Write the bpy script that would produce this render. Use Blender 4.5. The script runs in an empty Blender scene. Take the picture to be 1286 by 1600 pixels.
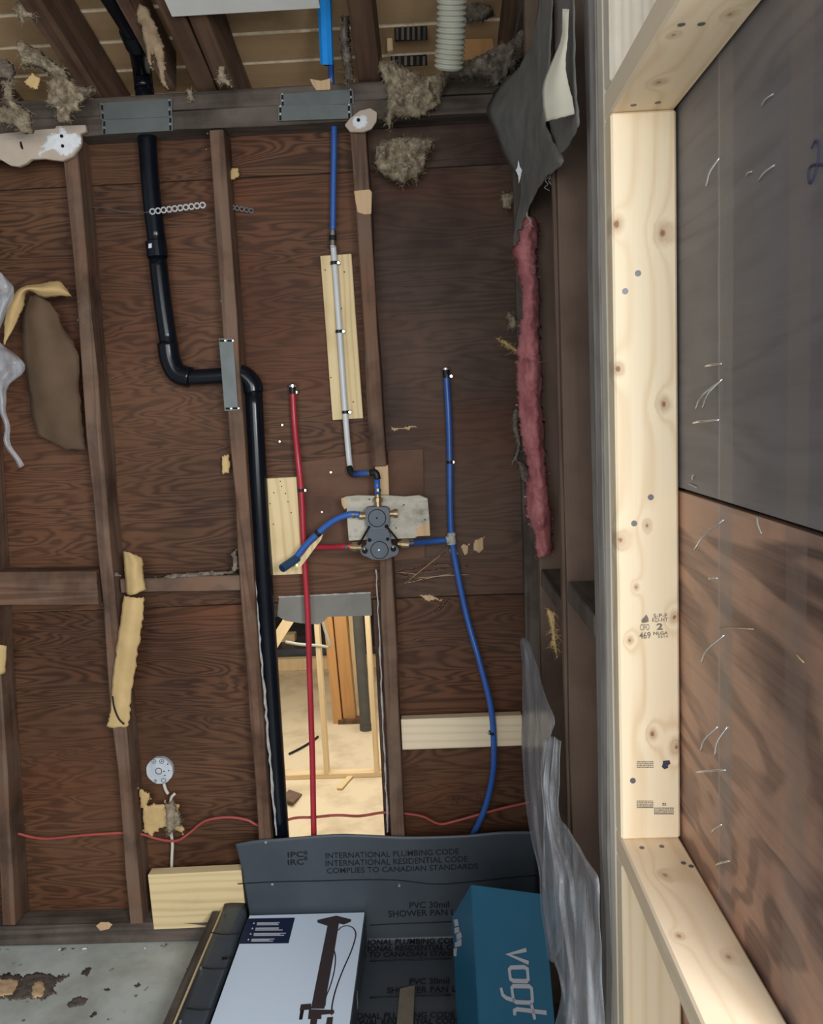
import bpy, bmesh, math, random
from mathutils import Vector, Matrix, noise
random.seed(7)
S = bpy.context.scene
COL = S.collection

# ------------------------------------------------------------------ camera
F, CX, CY = 1300.0, 643.0, 800.0
def _cv(v): return Vector(v).normalized()
VPX, VPY, TT = 31.0, -158.0, 480.0
dY = _cv((VPX, VPY, F))
dD = _cv((TT, (F * F + VPX * TT) / -VPY, F))
dX = dD.cross(dY).normalized()
def wdir(v):
    v = Vector(v)
    return Vector((v.dot(dX), v.dot(dY), -v.dot(dD)))
def ray(px, py): return wdir((px - CX, py - CY, F))
YS, YW = 2.40, 2.49                       # stud fronts, face of the back sheathing
_r = ray(100, 1478)
H = -_r.z * YS / _r.y                     # eye height above the floor
CAM = Vector((0, 0, H))
def atY(px, py, Y):
    r = ray(px, py); return CAM + r * (Y / r.y)
def atX(px, py, X):
    r = ray(px, py); return CAM + r * (X / r.x)
def atZ(px, py, Z):
    r = ray(px, py); return CAM + r * ((Z - H) / r.z)
def atP(px, py, p, n):
    r = ray(px, py); n = Vector(n); return CAM + r * ((Vector(p) - CAM).dot(n) / r.dot(n))
cam = bpy.data.cameras.new('camera'); camo = bpy.data.objects.new('camera', cam); COL.objects.link(camo)
cam.sensor_fit = 'HORIZONTAL'; cam.sensor_width = 36; cam.lens = F * 36 / 1286; cam.clip_start = .02
ax, ay, az = wdir((1, 0, 0)), wdir((0, -1, 0)), wdir((0, 0, -1))
camo.matrix_world = Matrix(((ax.x, ay.x, az.x, 0), (ax.y, ay.y, az.y, 0), (ax.z, ay.z, az.z, H), (0, 0, 0, 1)))
S.camera = camo

# ------------------------------------------------------------------ light
W = bpy.data.worlds.new('world'); S.world = W; W.use_nodes = True
bg = W.node_tree.nodes['Background']; bg.inputs[0].default_value = (.80, .90, 1.0, 1); bg.inputs[1].default_value = .36
def area(name, loc, target, sx, sy, power, col):
    l = bpy.data.lights.new(name, 'AREA'); l.shape = 'RECTANGLE'; l.size = sx; l.size_y = sy; l.energy = power; l.color = col
    o = bpy.data.objects.new(name, l); COL.objects.link(o); o.location = loc
    o.rotation_euler = (Vector(target) - Vector(loc)).to_track_quat('-Z', 'Y').to_euler(); return o
area('window_daylight', (.95, -1.15, 1.9), (.28, .9, .7),   .9, 1.0, 44, (.97, .98, 1.0))
area('window_sky', (.64, -.35, 1.78), (.30, .78, .915), .5, .6, 26, (.97, .98, 1.0))
area('rear_daylight', (-.35, -1.6, 1.85), (-.1, 2.4, 1.0), 1.8, 1.5, 54, (.97, .985, 1.0))
area('lower_room_daylight', (-.9, 6.6, 1.02), (-.9, 7.0, -1.3), 2.6, 3.6, 105, (1.0, .95, .87))
S.view_settings.view_transform = 'Standard'; S.view_settings.look = 'None'
S.view_settings.exposure = 0.0; S.view_settings.gamma = 1.0; S.view_settings.use_curve_mapping = False

# ------------------------------------------------------------------ materials
class NT:
    def __init__(s, name, rough=.7, metal=0.0, spec=.3):
        s.m = bpy.data.materials.new(name); s.m.use_nodes = True; s.t = s.m.node_tree
        s.p = s.t.nodes['Principled BSDF']; s.p.inputs['Roughness'].default_value = rough
        s.p.inputs['Metallic'].default_value = metal; s.p.inputs['Specular IOR Level'].default_value = spec
    def n(s, typ, props=None, **ins):
        x = s.t.nodes.new('ShaderNode' + typ)
        for k, v in (props or {}).items(): setattr(x, k, v)
        for k, v in ins.items():
            key = int(k[1:]) if k[0] == 'i' and k[1:].isdigit() else k
            sock = x.inputs[key]
            if hasattr(v, 'is_output'): s.t.links.new(v, sock)
            else: sock.default_value = v
        return x
    def math(s, op, a, b=0.0, c=0.0): return s.n('Math', {'operation': op}, i0=a, i1=b, i2=c).outputs[0]
    def mix(s, f, a, b, mode='MIX'):
        x = s.n('Mix', {'data_type': 'RGBA', 'blend_type': mode})
        for i, v in ((0, f), (6, a), (7, b)):
            if hasattr(v, 'is_output'): s.t.links.new(v, x.inputs[i])
            else: x.inputs[i].default_value = v if i == 0 else (*v[:3], 1)
        return x.outputs[2]
    def rng(s, v, a, b, c=0.0, d=1.0): return s.n('MapRange', None, i0=v, i1=a, i2=b, i3=c, i4=d).outputs[0]
    def coords(s, stretch=(1, 1, 1), rnd=True):
        tc = s.n('TexCoord').outputs['Object']
        v = s.n('VectorMath', {'operation': 'MULTIPLY'}, i0=tc, i1=stretch).outputs[0]
        if rnd:
            r = s.n('ObjectInfo').outputs['Random']
            o = s.n('CombineXYZ', None, i0=s.math('MULTIPLY', r, 37.0), i1=s.math('MULTIPLY', r, 91.0), i2=s.math('MULTIPLY', r, 13.0)).outputs[0]
            v = s.n('VectorMath', {'operation': 'ADD'}, i0=v, i1=o).outputs[0]
        return v
    def noise(s, v, scale, detail=2.0, rough=.5, dist=0.0):
        return s.n('TexNoise', None, Vector=v, Scale=scale, Detail=detail, Roughness=rough, Distortion=dist).outputs['Fac']
    def col(s, c): s.t.links.new(c, s.p.inputs['Base Color']) if hasattr(c, 'is_output') else setattr(s.p.inputs['Base Color'], 'default_value', (*c, 1))
    def bump(s, h, strength=.3, dist=.002):
        b = s.n('Bump', None, Strength=strength, Distance=dist, Height=h); s.t.links.new(b.outputs[0], s.p.inputs['Normal'])

def plain(name, c, rough=.6, metal=0.0, spec=.3, c2=None, scale=20.0, bump=0.0, stretch=(1, 1, 1), lo=.35, hi=.7):
    t = NT(name, rough, metal, spec)
    if c2 is None: t.col(c); return t.m
    v = t.coords(stretch); n = t.noise(v, scale, 5, .6)
    t.col(t.mix(t.rng(n, lo, hi), c, c2))
    if bump: t.bump(n, bump, .003)
    return t.m

def wood(name, cl, cd, stretch, rings, contrast=.6, blotch=None, bl=(.5, .7), bscale=2.5, knots=(), kcol=(.25, .12, .055), rough=.65, fine=.35, bump=.25, sharp=1.6, extra=None, spec=.25, dist=.35, lin=0.0, tint=None, detail=2.0, kamp=5.0, crisp=0.0):
    """figured wood: contour lines of a stretched noise (plus lin straight lines per metre across local X), knots at (x, z, radius)"""
    t = NT(name, rough, 0, spec)
    v = t.coords(stretch); raw = t.n('SeparateXYZ', None, i0=t.n('TexCoord').outputs['Object'])
    n1 = t.noise(v, 1.0, detail, .45, dist)
    ph = t.math('MULTIPLY', n1, rings * 6.2832)
    if lin: ph = t.math('ADD', ph, t.math('MULTIPLY', raw.outputs[0], lin * 6.2832))
    km = None
    for kx, kz, r in knots:
        dx = t.math('SUBTRACT', raw.outputs[0], kx); dz = t.math('MULTIPLY', t.math('SUBTRACT', raw.outputs[2], kz), .75)
        d = t.math('SQRT', t.math('ADD', t.math('MULTIPLY', dx, dx), t.math('MULTIPLY', dz, dz)))
        d = t.math('ADD', d, t.math('MULTIPLY', t.math('SUBTRACT', t.noise(t.coords((1, 1, 1)), 90, 2), .5), r * .8))
        ph = t.math('ADD', ph, t.math('MULTIPLY', t.math('EXPONENT', t.math('MULTIPLY', d, -1 / (1.5 * r))), kamp * 3))
        m = t.math('MAXIMUM', t.rng(d, r * .25, r * .75, 1.0, 0.0), t.rng(d, r * .6, r * 1.9, .42, 0.0)); km = m if km is None else t.math('MAXIMUM', km, m)
    sn = t.math('POWER', t.rng(t.math('SINE', ph), -1, 1), sharp)
    if crisp: sn = t.rng(sn, .5 - crisp, .5 + crisp)
    fv = t.coords(tuple(a * (1 if a < 2.5 else 14) for a in stretch))
    fn = t.noise(fv, 2.0, 4.0, .6)
    amt = t.rng(t.noise(t.coords((1, 1, 1)), 3.0, 2), .3, .7, contrast * .55, contrast * 1.15)
    f = t.math('ADD', t.math('MULTIPLY', sn, amt), t.math('MULTIPLY', t.math('SUBTRACT', fn, .5), fine * 2))
    f = t.rng(f, 0, 1)
    c = t.mix(f, cl, cd)
    if tint: c = t.mix(t.rng(t.noise(t.coords((1, 1, 1.6)), tint[1], 3), .45, .68), c, tint[0], 'MULTIPLY')
    if blotch:
        bn = t.noise(t.coords((1, 1, 1)), bscale, 5.0, .6)
        c = t.mix(t.rng(bn, bl[0], bl[1]), c, blotch, 'MULTIPLY')
    if km is not None: c = t.mix(km, c, kcol)
    if extra: c = extra(t, c)
    t.col(c)
    if bump: t.bump(t.math('ADD', fn, t.math('MULTIPLY', sn, -.4)), bump, .0015)
    return t.m

XI, XP, YJ = .252, .341, 1.157
XMJ = (XI + XP - .003) / 2; ZTJ = atY(1005, 172, YJ).z; ZBJ = atY(1025, 1312, YJ).z
def jk(px, py, r):
    p = atY(px, py, YJ); return (p.x - XMJ, p.z - ZBJ, r)
def wk(px, py, r):
    p = atY(px, py, YW); return (p.x, p.z, r)
M = {}
M['ply'] = wood('old_plywood', (.140, .064, .032), (.036, .0150, .0075), (1.5, 1, 11), 20.0, .72, (.42, .40, .40), (.44, .74), 1.6, rough=.6, sharp=1.3, fine=.34, tint=((1.0, .80, .68), 1.7), detail=3.0, dist=.5,
                 knots=[wk(348, 1072, .011), wk(330, 1128, .009)], kcol=(.06, .026, .015), kamp=2.0)
M['ply_dark'] = wood('old_plywood_dark', (.118, .068, .045), (.046, .026, .018), (1.5, 1, 11), 14.0, .55, (.34, .32, .32), (.44, .74), 2.2, rough=.62, sharp=1.6, detail=3.0, tint=((1.0, .75, .64), 1.9))
M['ply_patch'] = wood('plywood_patch', (.16, .082, .052), (.10, .05, .03), (1.5, 1, 7), 3.0, .3, (.55, .5, .5), (.45, .75), 5, rough=.7)
M['stud'] = wood('old_stud_wood', (.180, .114, .078), (.072, .040, .027), (22, 22, 1.1), 4.0, .6, (.40, .37, .36), (.46, .72), 5.5, rough=.75, bump=.5, tint=((1.0, .82, .72), 3))
M['stud_dark'] = wood('old_plate_wood', (.145, .115, .093), (.050, .037, .029), (22, 22, 1.1), 4.0, .6, (.38, .37, .36), (.42, .7), 5, rough=.8, bump=.6)
M['stud_grey'] = wood('weathered_stud_wood', (.40, .37, .34), (.21, .185, .165), (24, 24, .8), 3.0, .55, (.6, .57, .55), (.45, .75), 6, lin=80, rough=.8, bump=.5)
M['stud_ash'] = wood('ash_grey_stud_wood', (.27, .245, .225), (.14, .122, .11), (24, 24, .8), 3.0, .55, (.6, .57, .55), (.45, .75), 6, lin=80, rough=.8, bump=.5)
M['stud_pale'] = wood('pale_stud_wood', (.74, .675, .56), (.52, .45, .35), (20, 20, .7), 3.0, .55, (.75, .72, .68), (.5, .8), 5, lin=90, rough=.7)
M['stud_brown'] = wood('dull_brown_stud_wood', (.165, .112, .082), (.105, .066, .047), (14, 14, 1.0), 2.0, .35, (.55, .5, .48), (.45, .75), 4, rough=.8)
PK = dict(rough=.55, sharp=3.2, fine=.13, bump=.12, spec=.3)
M['pine'] = wood('new_spruce', (.86, .715, .50), (.66, .46, .245), (9, 9, .6), 4.5, .5, lin=30, **PK)
M['pine_jamb'] = wood('knotty_spruce', (.86, .715, .50), (.66, .46, .245), (9, 9, .7), 4.6, .5, lin=34, kcol=(.30, .145, .065), knots=[jk(964, 350, .007), jk(1036, 365, .009), jk(1037, 632, .0075), jk(966, 577, .006), jk(970, 845, .0075), jk(984, 1001, .0045), jk(1019, 1148, .006), jk(1057, 1168, .008), jk(1011, 822, .0045), jk(994, 918, .0035), jk(1054, 965, .006)], **PK)
M['pine_rail'] = wood('knotty_spruce_rail', (.86, .70, .50), (.66, .45, .25), (9, 9, .7), 4.6, .42, lin=30, kcol=(.42, .25, .14), knots=[(-.005, .13, .008), (.02, .30, .006), (-.025, .26, .005), (.01, .52, .007)], **PK)
M['pine_board'] = wood('new_pine_board', (.76, .60, .335), (.52, .35, .15), (11, 11, 1.1), 4.0, .5, (.85, .8, .74), (.55, .85), 6, lin=40, rough=.6, sharp=2.4, fine=.16)
M['plank_grey'] = wood('weathered_whitish_plank', (.55, .51, .42), (.36, .32, .25), (3, 30, 34), 3, .5, (.6, .58, .55), (.5, .75), 30, rough=.8, bump=.5)
M['split'] = wood('fresh_split_wood', (.62, .43, .25), (.46, .28, .14), (40, 40, 2), 3, .5, rough=.7)
M['roofboard'] = wood('roof_board', (.50, .335, .185), (.34, .21, .11), (1.1, 10, 10), 3, .45, (.6, .55, .5), (.5, .78), 3.5, rough=.75)
M['roof_edge'] = plain('pale_lit_split_edge', (.72, .60, .44), .8, c2=(.5, .38, .24), scale=50)  # pale cut edges, with daylight from the roof gaps put into the colour
M['rafter'] = wood('rafter_wood', (.140, .080, .051), (.052, .029, .019), (20, 20, 1.1), 4, .6, (.42, .40, .38), (.46, .72), 4, rough=.8, bump=.5)
def band(t, c, lo, hi, colr, amt, mode='MIX'):
    tc = t.n('TexCoord').outputs['Object']; y = t.n('SeparateXYZ', None, i0=tc).outputs[1]
    y = t.math('ADD', y, t.math('MULTIPLY', t.math('SUBTRACT', t.noise(tc, 18, 3), .5), .008))
    a = t.rng(y, lo - .002, lo + .002); b = t.rng(y, hi - .002, hi + .002, 1.0, 0.0)
    n = t.noise(t.coords((1, 6, 3)), 6, 4, .65)
    return t.mix(t.math('MULTIPLY', t.math('MULTIPLY', a, b), t.rng(n, .25, .6, amt * .45, amt)), c, colr, mode)
def imprints(t, c):
    c = band(t, c, .958, 1.004, (.26, .235, .22), .5)
    c = band(t, c, 1.001, 1.005, (.42, .39, .37), .6)
    return band(t, c, .765, .812, (.235, .185, .16), .35)
M['ply_up'] = wood('glare_grey_plywood', (.172, .160, .166), (.092, .084, .090), (1, 1.3, 7), 9, .45, (.66, .64, .68), (.42, .7), 2.4, rough=.45, extra=imprints, spec=.45, fine=.3, detail=3.0)  # grey-blue haze of window glare put into the upper panel's colour
M['ply_low'] = wood('bold_grain_plywood', (.48, .275, .185), (.14, .078, .062), (1, 1.4, 5), 8, .78, (.42, .44, .52), (.47, .70), 2.6, rough=.45, extra=imprints, spec=.45, sharp=1.3, detail=3.0, dist=.6, crisp=.28, fine=.55)
M['tan_wood'] = wood('raw_lumber', (.80, .64, .40), (.60, .42, .22), (16, 16, 1), 3, .45, rough=.65)
M['orange_wood'] = wood('orange_lumber', (.58, .32, .13), (.42, .21, .08), (16, 16, 1), 3, .45, rough=.65)
M['subfloor'] = plain('subfloor_plywood', (.70, .60, .42), .8, c2=(.48, .38, .25), scale=3.2, lo=.45, hi=.75)
M['abs'] = plain('black_plastic_pipe', (.0035, .005, .008), .2, spec=.32, c2=(.006, .008, .012), scale=8)
M['pexblue'] = plain('blue_tube', (.030, .100, .360), .32, spec=.45, c2=(.040, .130, .42), scale=10)
M['foamblue'] = plain('blue_foam', (.015, .26, .75), .8, c2=(.02, .30, .80), scale=30, bump=.2)
M['pexred'] = plain('red_tube', (.36, .020, .035), .35, spec=.45, c2=(.42, .03, .045), scale=10)
M['pexwhite'] = plain('white_tube', (.58, .60, .60), .35, spec=.45, c2=(.66, .67, .66), scale=10)
M['blackfit'] = plain('black_fitting', (.012, .012, .014), .45)
M['darkblue'] = plain('dark_blue_cap', (.020, .055, .11), .45, c2=(.03, .08, .15), scale=20)
M['copper'] = plain('crimp_ring', (.30, .28, .26), .35, metal=.9, c2=(.2, .18, .16), scale=60)
M['brass'] = plain('brass', (.42, .31, .17), .38, metal=.85, c2=(.28, .2, .11), scale=50)
M['steel'] = plain('galvanised_steel', (.150, .165, .160), .45, metal=.4, c2=(.115, .128, .124), scale=14)
M['bright'] = plain('bright_screw_metal', (.75, .75, .74), .25, metal=.9)
M['screw'] = plain('dull_screw_metal', (.16, .16, .17), .45, metal=.6)
M['valve'] = plain('grey_valve_plastic', (.105, .118, .138), .5, c2=(.125, .14, .16), scale=30)
M['valve_d'] = plain('grey_valve_disc', (.085, .100, .120), .42, c2=(.10, .115, .138), scale=20)
M['black'] = plain('black_hole', (.006, .006, .007), .8)
M['drywall'] = plain('old_drywall_paper', (.52, .43, .34), .85, c2=(.42, .34, .27), scale=9, bump=.3)
M['drywall_grey'] = plain('grey_drywall', (.25, .235, .205), .85, c2=(.19, .18, .16), scale=7, bump=.2)
M['plaster'] = plain('white_plaster', (.78, .79, .80), .8, c2=(.66, .67, .69), scale=25, bump=.5)
M['chalk'] = plain('chalky_board_edge', (.50, .49, .46), .9, c2=(.34, .33, .30), scale=60, bump=.6)
M['wool'] = plain('mineral_wool', (.46, .38, .265), .95, c2=(.16, .122, .08), scale=48, bump=1.0, lo=.32, hi=.66)
M['wool_dark'] = plain('dusty_wool', (.27, .22, .17), .95, c2=(.095, .076, .06), scale=42, bump=1.0, lo=.32, hi=.66)
M['pink'] = plain('pink_fibreglass', (.50, .19, .19), .95, c2=(.27, .075, .082), scale=30, bump=.9, stretch=(1, 1, .3))
M['kraft'] = plain('tan_kraft_paper', (.60, .42, .19), .75, c2=(.50, .34, .15), scale=14, bump=.25)
M['kraft_brown'] = plain('brown_kraft_paper', (.125, .078, .045), .75, c2=(.085, .052, .03), scale=8, bump=.3)
M['kraft_dull'] = plain('dusty_kraft_paper', (.34, .245, .145), .85, c2=(.20, .14, .085), scale=25, bump=.6)
M['felt'] = plain('black_building_paper', (.205, .200, .180), .75, c2=(.130, .128, .116), scale=14, bump=.4)
M['felt_back'] = plain('building_paper_cream_side', (.60, .56, .44), .8, c2=(.5, .47, .38), scale=8)
M['thread'] = plain('frayed_thread', (.30, .28, .25), .9)
M['duct'] = plain('ribbed_hose_plastic', (.44, .44, .36), .6, c2=(.36, .35, .28), scale=9)
M['liner'] = plain('shower_liner', (.050, .061, .073), .42, spec=.4, c2=(.064, .077, .090), scale=5, bump=.1)
M['ink'] = plain('black_ink', (.008, .009, .011), .6)
M['ink_wood'] = plain('faded_stamp_ink', (.16, .13, .115), .8, c2=(.30, .25, .20), scale=300)
M['ink_blue'] = plain('dark_blue_ink', (.05, .05, .085), .8)
M['ink_soft'] = plain('pencil_on_wood', (.045, .025, .016), .8)
M['boxwhite'] = plain('sky_tinted_white_card', (.74, .86, 1.0), .4, spec=.4)  # white card with the bluish cast of sky light put into its colour
M['boxdark'] = plain('dark_card', (.045, .055, .065), .45, c2=(.10, .115, .125), scale=18, stretch=(1, 1, 4))
M['navy'] = plain('navy_print', (.010, .020, .060), .45)
M['printbrown'] = plain('dark_bronze_print', (.052, .038, .040), .4)
M['printdark'] = plain('near_black_print', (.013, .010, .013), .4)
M['teal'] = plain('teal_card', (.006, .082, .145), .36, spec=.5, c2=(.008, .095, .165), scale=4)
M['teal_d'] = plain('teal_card_side', (.010, .120, .190), .45, spec=.4, c2=(.014, .14, .22), scale=4)
M['printgrey'] = plain('grey_print', (.36, .35, .37), .5)
M['printwhite'] = plain('white_print', (.62, .64, .68), .5)
M['tape'] = plain('masking_tape', (.20, .17, .125), .8, c2=(.15, .13, .10), scale=20)
M['cable'] = plain('white_cable', (.60, .57, .50), .5)
M['wire'] = plain('red_cable', (.42, .085, .07), .5, c2=(.32, .06, .05), scale=20)
M['boxsteel'] = plain('painted_box', (.58, .62, .66), .45, c2=(.42, .46, .50), scale=25)
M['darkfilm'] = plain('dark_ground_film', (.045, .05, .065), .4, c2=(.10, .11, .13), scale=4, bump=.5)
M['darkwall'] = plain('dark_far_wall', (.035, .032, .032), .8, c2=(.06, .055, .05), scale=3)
M['grey_pipe'] = plain('dark_grey_pipe', (.075, .075, .072), .5, c2=(.10, .10, .095), scale=7)
M['white_paint'] = plain('white_ceiling_board', (.70, .69, .66), .8, c2=(.62, .61, .57), scale=6)
def floor_mat():
    t = NT('worn_painted_floor', .6, 0, .35); v = t.coords((1, 1, 1), False)
    n = t.noise(v, 5, 5, .62); n2 = t.noise(v, 17, 4, .6)
    c = t.mix(t.rng(n, .40, .66), (.52, .55, .51), (.36, .37, .32))
    c = t.mix(t.rng(n2, .64, .70), c, (.075, .06, .045)); t.col(c); t.bump(n2, .3, .004); return t.m
M['floor'] = floor_mat()
def film(name, c, alpha_lo, alpha_hi, scale, rough=.28):
    t = NT(name, rough, 0, .5); v = t.coords((1, 1, .45)); n = t.noise(v, scale, 4, .6, .8); t.col(c)
    t.p.inputs['Alpha'].default_value = 1; t.t.links.new(t.rng(n, .35, .7, alpha_lo, alpha_hi), t.p.inputs['Alpha'])
    t.bump(n, .5, .01); return t.m
M['film'] = film('clear_plastic_film', (.72, .75, .79), .16, .58, 13, .14)
M['film2'] = film('dull_plastic_film', (.40, .42, .45), .30, .62, 9, .2)

# ------------------------------------------------------------------ builders
WM = {}
def link(o, parent=None, mw=None):
    COL.objects.link(o); mw = mw or Matrix()
    if parent is not None:
        o.parent = parent; o.matrix_parent_inverse = WM[parent.name].inverted()
    o.matrix_basis = mw; WM[o.name] = mw.copy(); return o
def tag(o, label=None, cat=None, group=None, kind=None):
    for k, v in (('label', label), ('category', cat), ('group', group), ('kind', kind)):
        if v: o[k] = v
    return o
def empty(name, loc=(0, 0, 0), label=None, cat=None, group=None, kind=None):
    o = bpy.data.objects.new(name, None); o.empty_display_size = .05
    return tag(link(o, None, Matrix.Translation(Vector(loc))), label, cat, group, kind)
def make(name, bm, mat, parent=None, mw=None, smooth=False, recalc=True):
    if recalc: bmesh.ops.recalc_face_normals(bm, faces=bm.faces)
    me = bpy.data.meshes.new(name); bm.to_mesh(me); bm.free()
    for m in (mat if isinstance(mat, (list, tuple)) else [mat]): me.materials.append(M[m])
    if smooth:
        for p in me.polygons: p.use_smooth = True
    return link(bpy.data.objects.new(name, me), parent, mw)
def solid(o, t, off=0.0):
    m = o.modifiers.new('thickness', 'SOLIDIFY'); m.thickness = t; m.offset = off; return o
def bm_box(bm, lo, hi, mi=0):
    r = bmesh.ops.create_cube(bm, size=1.0); c = [(a + b) / 2 for a, b in zip(lo, hi)]; d = [b - a for a, b in zip(lo, hi)]
    for v in r['verts']: v.co = Vector((c[0] + v.co.x * d[0], c[1] + v.co.y * d[1], c[2] + v.co.z * d[2]))
    return r['verts']
def box(name, lo, hi, mat, parent=None, bev=.002):
    """axis-aligned piece; origin at its lower corner so grain differs piece by piece"""
    bm = bmesh.new(); bm_box(bm, lo, hi)
    if bev: bmesh.ops.bevel(bm, geom=list(bm.edges), offset=bev, segments=1, affect='EDGES')
    return make(name, bm, mat, parent)
def lumber(name, p0, p1, w, t, wd, mat, parent=None, seg=1, wob=0.0, bev=.0025):
    """long piece: local Z runs along it, local X is the width direction"""
    p0, p1 = Vector(p0), Vector(p1); z = (p1 - p0); L = z.length; z.normalize()
    x = Vector(wd); x = (x - z * x.dot(z)).normalized(); y = z.cross(x)
    bm = bmesh.new(); rings = []
    for i in range(seg + 1):
        zz = L * i / seg; r = []
        for sx, sy in ((-1, -1), (1, -1), (1, 1), (-1, 1)):
            j = lambda k: wob * noise.noise(Vector((zz * 5 + sx * 3.1 + k, sy * 2.7 + p0.x * 9, p0.z + k * 4.4)))
            r.append(bm.verts.new((sx * w / 2 + j(0), sy * t / 2 + j(7), zz)))
        rings.append(r)
    for a, b in zip(rings, rings[1:]):
        for k in range(4): bm.faces.new((a[k], a[(k + 1) % 4], b[(k + 1) % 4], b[k]))
    bm.faces.new(rings[0][::-1]); bm.faces.new(rings[-1])
    bmesh.ops.recalc_face_normals(bm, faces=bm.faces)
    if bev:
        es = [e for e in bm.edges if len(e.link_faces) == 2 and e.calc_face_angle(0) > .8]
        bmesh.ops.bevel(bm, geom=es, offset=bev, segments=1, affect='EDGES')
    mw = Matrix(((x.x, y.x, z.x, p0.x), (x.y, y.y, z.y, p0.y), (x.z, y.z, z.z, p0.z), (0, 0, 0, 1)))
    return make(name, bm, mat, parent, mw)
def bm_prism(bm, pts, vec):
    a = [bm.verts.new(p) for p in pts]; b = [bm.verts.new(Vector(p) + Vector(vec)) for p in pts]
    bm.faces.new(a); bm.faces.new(b[::-1]); n = len(a)
    for i in range(n): bm.faces.new((a[i], b[i], b[(i + 1) % n], a[(i + 1) % n]))
def prism(name, pts, vec, mat, parent=None, bev=0.0):
    bm = bmesh.new(); bm_prism(bm, pts, vec); bmesh.ops.recalc_face_normals(bm, faces=bm.faces)
    if bev: bmesh.ops.bevel(bm, geom=list(bm.edges), offset=bev, segments=2, affect='EDGES')
    return make(name, bm, mat, parent)
def pprism(name, px, Y, t, mat, parent=None, bev=0.0):
    return prism(name, [atY(a, b, Y) for a, b in px], (0, t, 0), mat, parent, bev)
def cr(p, n):
    """Catmull-Rom through points, n steps per span"""
    p = [Vector(q) for q in p]
    if len(p) < 3: return [p[0].lerp(p[1], i / n) for i in range(n + 1)]
    q = [p[0] * 2 - p[1]] + p + [p[-1] * 2 - p[-2]]; out = []
    for i in range(1, len(q) - 2):
        a, b, c, d = q[i - 1:i + 3]
        for k in range(n):
            t = k / n; out.append(.5 * ((2 * b) + (c - a) * t + (2 * a - 5 * b + 4 * c - d) * t * t + (3 * b - a - 3 * c + d) * t ** 3))
    return out + [p[-1]]
def bm_tube(bm, pts, rad, seg=10, cap=True):
    pts = [Vector(p) for p in pts]; n = len(pts); rad = rad if callable(rad) else (lambda i, r=rad: r)
    T = [(pts[min(i + 1, n - 1)] - pts[max(i - 1, 0)]).normalized() for i in range(n)]
    u = T[0].orthogonal().normalized(); rings = []
    for i in range(n):
        u = (u - T[i] * u.dot(T[i])).normalized(); v = T[i].cross(u); r = rad(i)
        rings.append([bm.verts.new(pts[i] + u * (r * math.cos(a)) + v * (r * math.sin(a))) for a in (2 * math.pi * k / seg for k in range(seg))])
    for a, b in zip(rings, rings[1:]):
        for k in range(seg): bm.faces.new((a[k], a[(k + 1) % seg], b[(k + 1) % seg], b[k]))
    if cap: bm.faces.new(rings[0][::-1]); bm.faces.new(rings[-1])
def tube(name, pts, r, mat, parent=None, n=6, seg=12, smooth=True):
    bm = bmesh.new(); bm_tube(bm, cr(pts, n) if n > 1 else pts, r, seg)
    o = make(name, bm, mat, parent, smooth=smooth)
    return o
def cyl(name, p0, p1, r, mat, parent=None, seg=16, bev=0.0):
    bm = bmesh.new(); bm_tube(bm, [p0, p1], r, seg)
    if bev: bmesh.ops.bevel(bm, geom=[e for e in bm.edges if len(e.link_faces) == 2 and e.calc_face_angle(0) > 1], offset=bev, segments=2, affect='EDGES')
    return make(name, bm, mat, parent)
def pp(pts, Y): return [atY(p[0], p[1], p[2] if len(p) > 2 else Y) for p in pts]
def sheet(name, rows, mat, parent=None, nu=4, nv=6, thick=.0012, amp=.004, fs=9.0, rag=0.0, smooth=True, pleat=0.0):
    """thin sheet lofted through rows of (px, py, Y); amp/fs wrinkle it, rag tears its edges"""
    rows = [[(a, b, min(c, .228 * F / (a - 674)) if a > 700 else c) for a, b, c in r] for r in rows]
    R = [cr(pp(r, None), nu) for r in rows]; cols = len(R[0])
    C = [cr([r[j] for r in R], nv) for j in range(cols)]; nr = len(C[0]); bm = bmesh.new(); g = []
    for i in range(nr):
        line = []
        for j in range(cols):
            p = C[j][i].copy(); q = p * fs
            p += Vector((noise.noise(q) * .5, noise.noise(q + Vector((9, 3, 1))) * 1.3, noise.noise(q + Vector((2, 8, 5))) * .4)) * amp
            if pleat: p += (CAM - p).normalized() * pleat * (noise.noise(Vector((j * 9.0 / cols, i * 2.2 / nr, 2.5))) + .6 * abs(noise.noise(Vector((j * 17.0 / cols + i * .05, i * 3.0 / nr, 7.5)))))
            if rag and (j in (0, cols - 1) or i in (0, nr - 1)): p += Vector((random.uniform(-1, 1), 0, random.uniform(-1, 1))) * rag
            line.append(bm.verts.new(p))
        g.append(line)
    for i in range(nr - 1):
        for j in range(cols - 1): bm.faces.new((g[i][j], g[i][j + 1], g[i + 1][j + 1], g[i + 1][j]))
    return solid(make(name, bm, mat, parent, smooth=smooth), thick)
def inside(x, y, P):
    r = False; j = len(P) - 1
    for i in range(len(P)):
        if (P[i][1] > y) != (P[j][1] > y) and x < (P[j][0] - P[i][0]) * (y - P[i][1]) / (P[j][1] - P[i][1]) + P[i][0]: r = not r
        j = i
    return r
def edist(x, y, P):
    d = 1e9
    for i in range(len(P)):
        ax_, ay_ = P[i - 1]; bx, by = P[i]; dx, dy = bx - ax_, by - ay_; l = dx * dx + dy * dy or 1e-9
        t = max(0, min(1, ((x - ax_) * dx + (y - ay_) * dy) / l)); d = min(d, math.hypot(x - ax_ - t * dx, y - ay_ - t * dy))
    return d
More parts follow.
